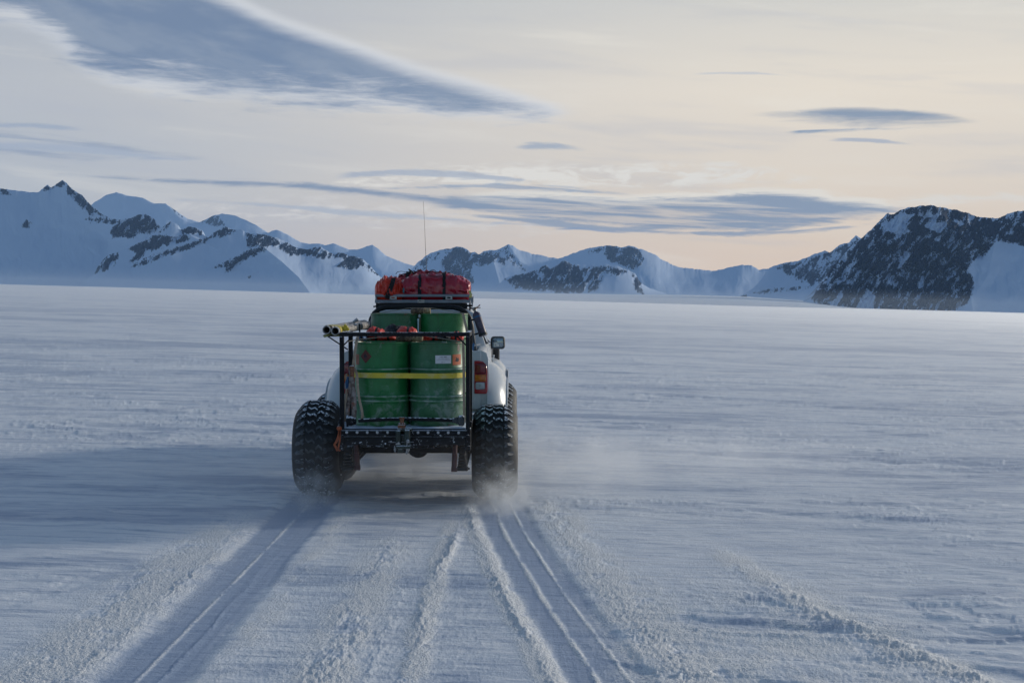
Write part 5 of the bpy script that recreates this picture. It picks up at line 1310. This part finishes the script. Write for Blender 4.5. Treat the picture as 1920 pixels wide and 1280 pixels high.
# --- two long tubes carried outside the left frame
def long_tube(cx, cz, y0, y1, label):
    t = empty('carrying_tube', (cx, y0, cz), label, 'tube', 'two long tubes lashed along the left side')
    ro, ri = .0435, .036
    mb = MB(); mb.lathe([(ri, 0.0), (ro, 0.0), (ro, .30), (ro, y1 - y0), (ri, y1 - y0)], (cx, y0, cz), axis='y', seg=32, close=True); mb.build('tube_wall', M['pipe_white'], t, smooth=40)
    mb = MB(); mb.lathe([(.0, 0), (ri - .001, 0)], (cx, y0 + .30, cz), axis='y', seg=24); mb.build('dark_inside', M['hollow'], t)
    mb = MB(); mb.lathe([(ro + .001, .62), (ro + .003, .63), (ro + .003, y1 - y0 - .1), (ro + .001, y1 - y0 - .08)], (cx, y0, cz), axis='y', seg=32, close=True); mb.build('printed_wrap', M['printed'], t)
    return t
tA = P(611.9, 618.3, 15.0); tB = P(628.9, 620.3, 15.0)
long_tube(tA.x, tA.z, 15.0, 18.9, 'outer of the two white tubes with dark open ends, left of the frame')
long_tube(tB.x, tB.z, 14.97, 18.9, 'inner of the two white tubes with dark open ends, touching the frame top')
def tube_tape(y0, y1, label, mt='yellow_web'):
    mb = MB(); pts = []
    for k in range(17): a = math.pi / 2 + k * math.pi / 16; pts.append((tA.x + math.cos(a) * .049, tA.z + math.sin(a) * .049))
    for k in range(17): a = -math.pi / 2 + k * math.pi / 16; pts.append((tB.x + math.cos(a) * .049, tB.z + math.sin(a) * .049))
    n = len(pts); a_ = [[mb.bm.verts.new(Vector((x, y, z))) for x, z in pts] for y in (y0, y1)]
    for k in range(n): mb.bm.faces.new((a_[0][k], a_[0][(k + 1) % n], a_[1][(k + 1) % n], a_[1][k]))
    return tag(mb.build('tape_wrap', M[mt], smooth=60), label, 'tape', 'yellow tape round the two tubes')
tube_tape(15.07, 15.28, 'crumpled yellow tape round the two tubes nearest their open ends')
tube_tape(15.40, 15.52, 'second yellow tape band round the tubes, by the frame corner')
tw = MB(); tw.surf(lambda u, v: P(607 + 27 * u + 2 * math.sin(v * 5), 632.5 - 4.5 * math.sin(u * 2.6) - 3 * v + 1.2 * math.sin(u * 9), 15.05 + .12 * v), 14, 5)
tw = tw.build('tape_tail', mat('yellow_green_tape', (.36, .36, .10), .6, var=.4, vscale=30)); sm_ = tw.modifiers.new('s', 'SOLIDIFY'); sm_.thickness = .006
tag(tw, 'ragged yellow-green tape tail sagging below the open ends of the tubes', 'tape')
kn = MB()
for dx, dy, r in ((0, 0, .030), (3, -3, .022), (-3, -1, .018), (1, -6, .016), (6, 1, .02)):
    c = P(646 + dx, 616 + dy, 15.25); kn.lathe([(.0, -r), (r * .7, -r * .7), (r, 0), (r * .7, r * .7), (.0, r)], c, seg=8)
kn = tag(kn.build('tape_knot', M['yellow_web']), 'knotted yellow tape on top of the tubes near the frame corner', 'tape')
cp = MB(); cp.tube([P(664, 609, 16.2), P(665, 602, 16.2)], .012, 8); cp.tube([P(662, 604, 16.2), P(671, 598.5, 16.2)], [.014, .024], 8); cp.box(P(662, 0, 16.2).x, P(668, 0, 16.2).x, 16.17, 16.23, P(0, 611, 16.2).z, P(0, 607, 16.2).z, .005)
tag(cp.build('wing_clamp', M['steel']), 'small grey wing clamp standing up from the tubes', 'clamp')

# --- fire extinguisher on the roll bar
c0, c1 = P(891.5, 584.5, 18.35), P(906.5, 629.5, 18.30); axd = (c1 - c0).normalized(); L_ = (c1 - c0).length
ex = empty('fire_extinguisher', c1, 'dark violet-grey fire extinguisher slanting outside the right of the roll bar', 'extinguisher')
def along_axis(mb_prof, seg=28):
    mb = MB(); mb.lathe(mb_prof, seg=seg); q = axd.to_track_quat('Z', 'Y').to_matrix()
    for v in mb.bm.verts: v.co = q @ v.co + c0
    return mb
r_ = .052
along_axis([(.0, .0), (.022, .0), (.030, .008), (r_ * .9, .028), (r_, .05), (r_, L_ - .02), (r_ * .96, L_), (r_ * .7, L_ + .002), (.0, L_)]).build('bottle', M['ext'], ex, smooth=40)
along_axis([(r_ + .0012, .062), (r_ + .0012, .080)]).build('blue_band', M['blue_fab'], ex)
along_axis([(r_ + .001, L_ - .035), (r_ + .006, L_ - .03), (r_ + .006, L_ - .01), (r_ + .001, L_ - .005)]).build('base_ring', M['plastic'], ex)
pr_ = MB()
def axf(a, d): # point on the bottle facing the camera
    side = axd.cross(Vector((0, -1, 0))).normalized(); fr_ = side.cross(axd).normalized() * -1
    if fr_.y > 0: fr_ = -fr_
    return c0 + axd * d + (side * math.sin(a) + fr_ * math.cos(a)) * (r_ + .0018)
for d in (.155, .162, .19, .20, .215, .225):
    pr_.ribbon([axf(a, d) for a in (-.5, -.25, 0, .25, .5)], axd, .003, .0008)
for a in (-.42, -.14, .14, .42):
    pr_.ribbon([axf(a + .1 * math.cos(t_), .176 + .007 * math.sin(t_)) for t_ in (0, 1.5, 3, 4.5, 6)], axd, .002, .0008)
pr_.build('print_marks', mat('pale_print', (.20, .17, .24), .6), ex)
v_ = MB(); v_.tube([c0 - axd * .0 , c0 - axd * .035], .020, 12); v_.tube([c0 - axd * .03, c0 - axd * .06], .026, 12); v_.build('valve', M['steel'], ex)
hd = MB(); hd.ribbon([P(888, 582, 18.33), P(891, 577, 18.33), P(897, 574.5, 18.33), P(900, 571, 18.33)], (0, 1, 0), .022, .012); hd.ribbon([P(889, 580, 18.33), P(893, 577.5, 18.33), P(901, 576.5, 18.33)], (0, 1, 0), .02, .010); hd.build('handle', M['rust'], ex)
for p_, d_ in ((P(883, 600, 18.45), .10), (P(886, 628, 18.45), L_ - .05)):
    br = MB(); br.tube([p_, c0 + axd * d_], .011, 8); br.build('holder', M['black_clean'], ex)

# --- spare drive shaft lying across the back
dsz = P(0, 787.3, 14.76).z; ds = empty('spare_drive_shaft', (P(770, 0, 14.76).x, 14.76, dsz), 'black drive shaft with joint boots lying across in front of the back drums', 'drive shaft')
Q = lambda px, dy=0: P(px, 787.3 + dy, 14.76)
mb = MB(); mb.tube([Q(672, 1), Q(720, -1.3), Q(770, -2), Q(820, -.8), Q(850, .5)], .0195, 14); mb.build('shaft', M['black'], ds)
mb = MB(); c = Q(862, .8)
mb.lathe([(.0, -.075), (.024, -.075), (.030, -.066), (.024, -.058), (.034, -.048), (.028, -.040), (.042, -.028), (.036, -.02), (.055, -.008), (.058, .03), (.045, .05), (.0, .05)], c, axis='x', seg=22); mb.build('joint_boot', mat('dusty_grey_rubber', (.07, .08, .09), .7, var=.4, snow=.15), ds)
mb = MB(); mb.lathe([(.0, -.05), (.045, -.05), (.05, .0), (.04, .02), (.028, .03), (.034, .04), (.022, .05), (.0, .05)], Q(659, 1.5), axis='x', seg=20); mb.lathe([(.05, -.01), (.06, -.01), (.06, .008), (.05, .008)], Q(652, 1.5), axis='x', seg=20, close=True)
mb.build('joint_flange', M['beam'], ds)
# --- canvas bundle and boards hanging inside the left post
cb = empty('canvas_bundle', (P(659, 0, 14.8).x, 14.8, .93), 'stained grey and rust canvas bundle tied inside the left frame post', 'bundle')
def drape(pts, wpx, name, m_, seed):
    n = len(pts)
    def f(u, v):
        t_ = u * (n - 1); i = min(int(t_), n - 2); q = t_ - i
        x = pts[i][0] * (1 - q) + pts[i + 1][0] * q; y = pts[i][1] * (1 - q) + pts[i + 1][1] * q; w_ = wpx[i] * (1 - q) + wpx[i + 1] * q
        a = v * 2 * math.pi; n_ = float(fbm(np.array([u * 4.0 + seed]), np.array([math.cos(a) * 1.5]), 3, seed)[0])
        c = P(x, y, 14.80); s_ = F / 14.8; r = w_ / 2 / s_
        return c + Vector((math.cos(a) * r * (1 + .35 * n_), math.sin(a) * min(r, .035) * (1 + .3 * n_), 0))
    mb = MB(); mb.surf(f, 26, 14, wrapv=True); return mb.build(name, M[m_], cb, smooth=60)
drape([(658, 688), (658, 700), (657, 718), (656, 740), (652, 765), (650, 792)], [7, 9, 8, 7, 8, 7], 'canvas_fold', 'grey_fab', 2)
drape([(659, 700), (661, 722), (663, 745), (664, 770), (663, 796)], [5, 9, 10, 9, 9], 'canvas_fold', 'grey_fab', 6)
drape([(649.5, 700), (650, 725), (648.5, 760), (647, 790)], [4, 4, 5, 4], 'pale_board', 'beige_web', 9)
drape([(651.5, 706), (651, 715), (650, 728)], [5, 6, 5], 'blue_rag', 'blue_fab', 11)
mb = MB(); mb.lathe([(.0, -.012), (.018, -.01), (.022, 0), (.018, .01), (.0, .012)], P(658, 689, 14.76), axis='y', seg=12); mb.box(P(654, 0, 14.76).x, P(662, 0, 14.76).x, 14.745, 14.77, P(0, 706, 14.76).z, P(0, 685, 14.76).z, .006); mb.build('ratchet_buckle', M['rust'], cb)
mb = MB(); mb.tube([P(651, 790, 14.78), P(652, 803, 14.78)], .03, 10); mb.tube([P(659, 788, 14.80), P(660, 803, 14.8)], .018, 10); mb.build('iced_foot', M['deck_snow'], cb)
# orange strap with knot outside the left post
os_ = empty('orange_strap', P(635, 800, 14.66), 'orange strap loop hanging from the left end of the rear beam', 'strap')
mb = MB(); O = lambda x, y: P(x, y, 14.67)
mb.ribbon([O(637, 802), O(636, 812), O(634, 820), O(630, 829), O(627, 833), O(631, 840), O(633, 845)], (1, 0, 0), .026, .004)
mb.ribbon([O(638, 802), O(637.5, 815), O(637, 826), O(635, 836), O(634, 842), O(638, 845)], (1, 0, 0), .018, .004); mb.build('webbing_loop', M['orange_web'], os_)
mb = MB(); mb.lathe([(.0, -.024), (.02, -.018), (.028, 0), (.02, .018), (.0, .024)], O(636, 802.5), axis='y', seg=12); mb.build('knot', M['orange_web'], os_)
mb = MB(); mb.tube([O(637, 800), O(636.5, 792), O(638, 784)], [.012, .016, .010], 8); mb.build('iced_hook', M['beam'], os_)

# =================================================================== thrown snow
def puff(name, c, r, dens, label, ns=3.0, sun_g=0.45, lo=.42, hi=.75):
    me = bpy.data.meshes.new(name); bm = bmesh.new(); bmesh.ops.create_icosphere(bm, subdivisions=3, radius=1); bm.to_mesh(me); bm.free()
    m = bpy.data.materials.new(name); m.use_nodes = True; t = NT(m.node_tree); t.n.remove(t.n['Principled BSDF'])
    oc = t.node('ShaderNodeTexCoord').outputs['Object']; ln = t.node('ShaderNodeVectorMath', operation='LENGTH'); t.put(ln.inputs[0], oc)
    g = t.node('ShaderNodeNewGeometry').outputs['Position']
    fall = t.math('POWER', t.ss(ln.outputs['Value'], 1.0, 0.0), 1.5)
    n = t.ss(t.noise(g, ns, 4, 0.6, .3), lo, hi)
    v = t.node('ShaderNodeVolumePrincipled'); v.inputs['Color'].default_value = (.97, .985, 1, 1); v.inputs['Anisotropy'].default_value = sun_g
    t.put(v.inputs['Density'], t.mul(t.mul(fall, n), dens)); t.l.new(v.outputs[0], t.n['Material Output'].inputs['Volume'])
    o = link(name, me, m); o.location = c; o.scale = r
    return tag(o, label, 'snow spray', kind='stuff')
puff('snow_spray', (-2.17, 15.45, .10), (.46, 1.0, .46), 6.5, 'powder snow thrown up behind the left rear tyre', 5)
puff('snow_spray', (-.12, 15.50, .08), (.55, 1.0, .52), 9.0, 'powder snow thrown up behind the right rear tyre', 5)
puff('snow_spray', (.75, 18.0, .20), (1.7, 4.4, .52), 1.0, 'thin sunlit powder drifting off the right wheels', 2.2, .6, .38, .7)
puff('snow_spray', (-1.45, 17.6, .15), (1.2, 2.6, .55), 1.9, 'powder snow swirling under the truck', 2.0, .6, .38, .7)
puff('snow_spray', (-3.0, 18.2, .12), (1.3, 3.2, .40), .35, 'faint powder drifting off the left wheels', 2.2, .4, .38, .7)
puff('snow_spray', (-4.0, 16.9, .12), (2.6, 2.8, .42), .9, 'thin spindrift added to soften the shadow left of the truck', 1.6, .4, .35, .7)  # added volume that lowers the contrast of the truck's shadow
puff('snow_spray', (2.6, 19.5, .12), (3.4, 4.2, .46), .55, 'thin spindrift streaming away to the right of the truck', 1.4, .6, .38, .72)
rs_ = random.Random(11); mb = MB()
for k in range(900):
    side = -2.17 if k % 2 else -.16
    a = abs(rs_.gauss(0, .5)); x = side + rs_.gauss(0, .14) + a * rs_.uniform(-.15, .15); y = 15.75 - a * .55; z = abs(rs_.gauss(0, .14)) + .0 + (-.05 if side > -1 else 0)
    r = rs_.choice((.002, .003, .003, .004, .006, .009)) ; v0 = [mb.bm.verts.new(Vector((x, y, z)) + Vector(d) * r) for d in ((1, 0, -.4), (-.6, .8, -.4), (-.6, -.8, -.4), (0, 0, 1))]
    for f_ in ((0, 1, 2), (0, 1, 3), (1, 2, 3), (2, 0, 3)): mb.bm.faces.new([v0[i] for i in f_])
tag(mb.build('flying_snow_crumbs', mat('snow_crumbs', (.8, .85, .9), .7), smooth=0), 'small snow crumbs flying behind the rear tyres', 'snow crumbs', kind='stuff')
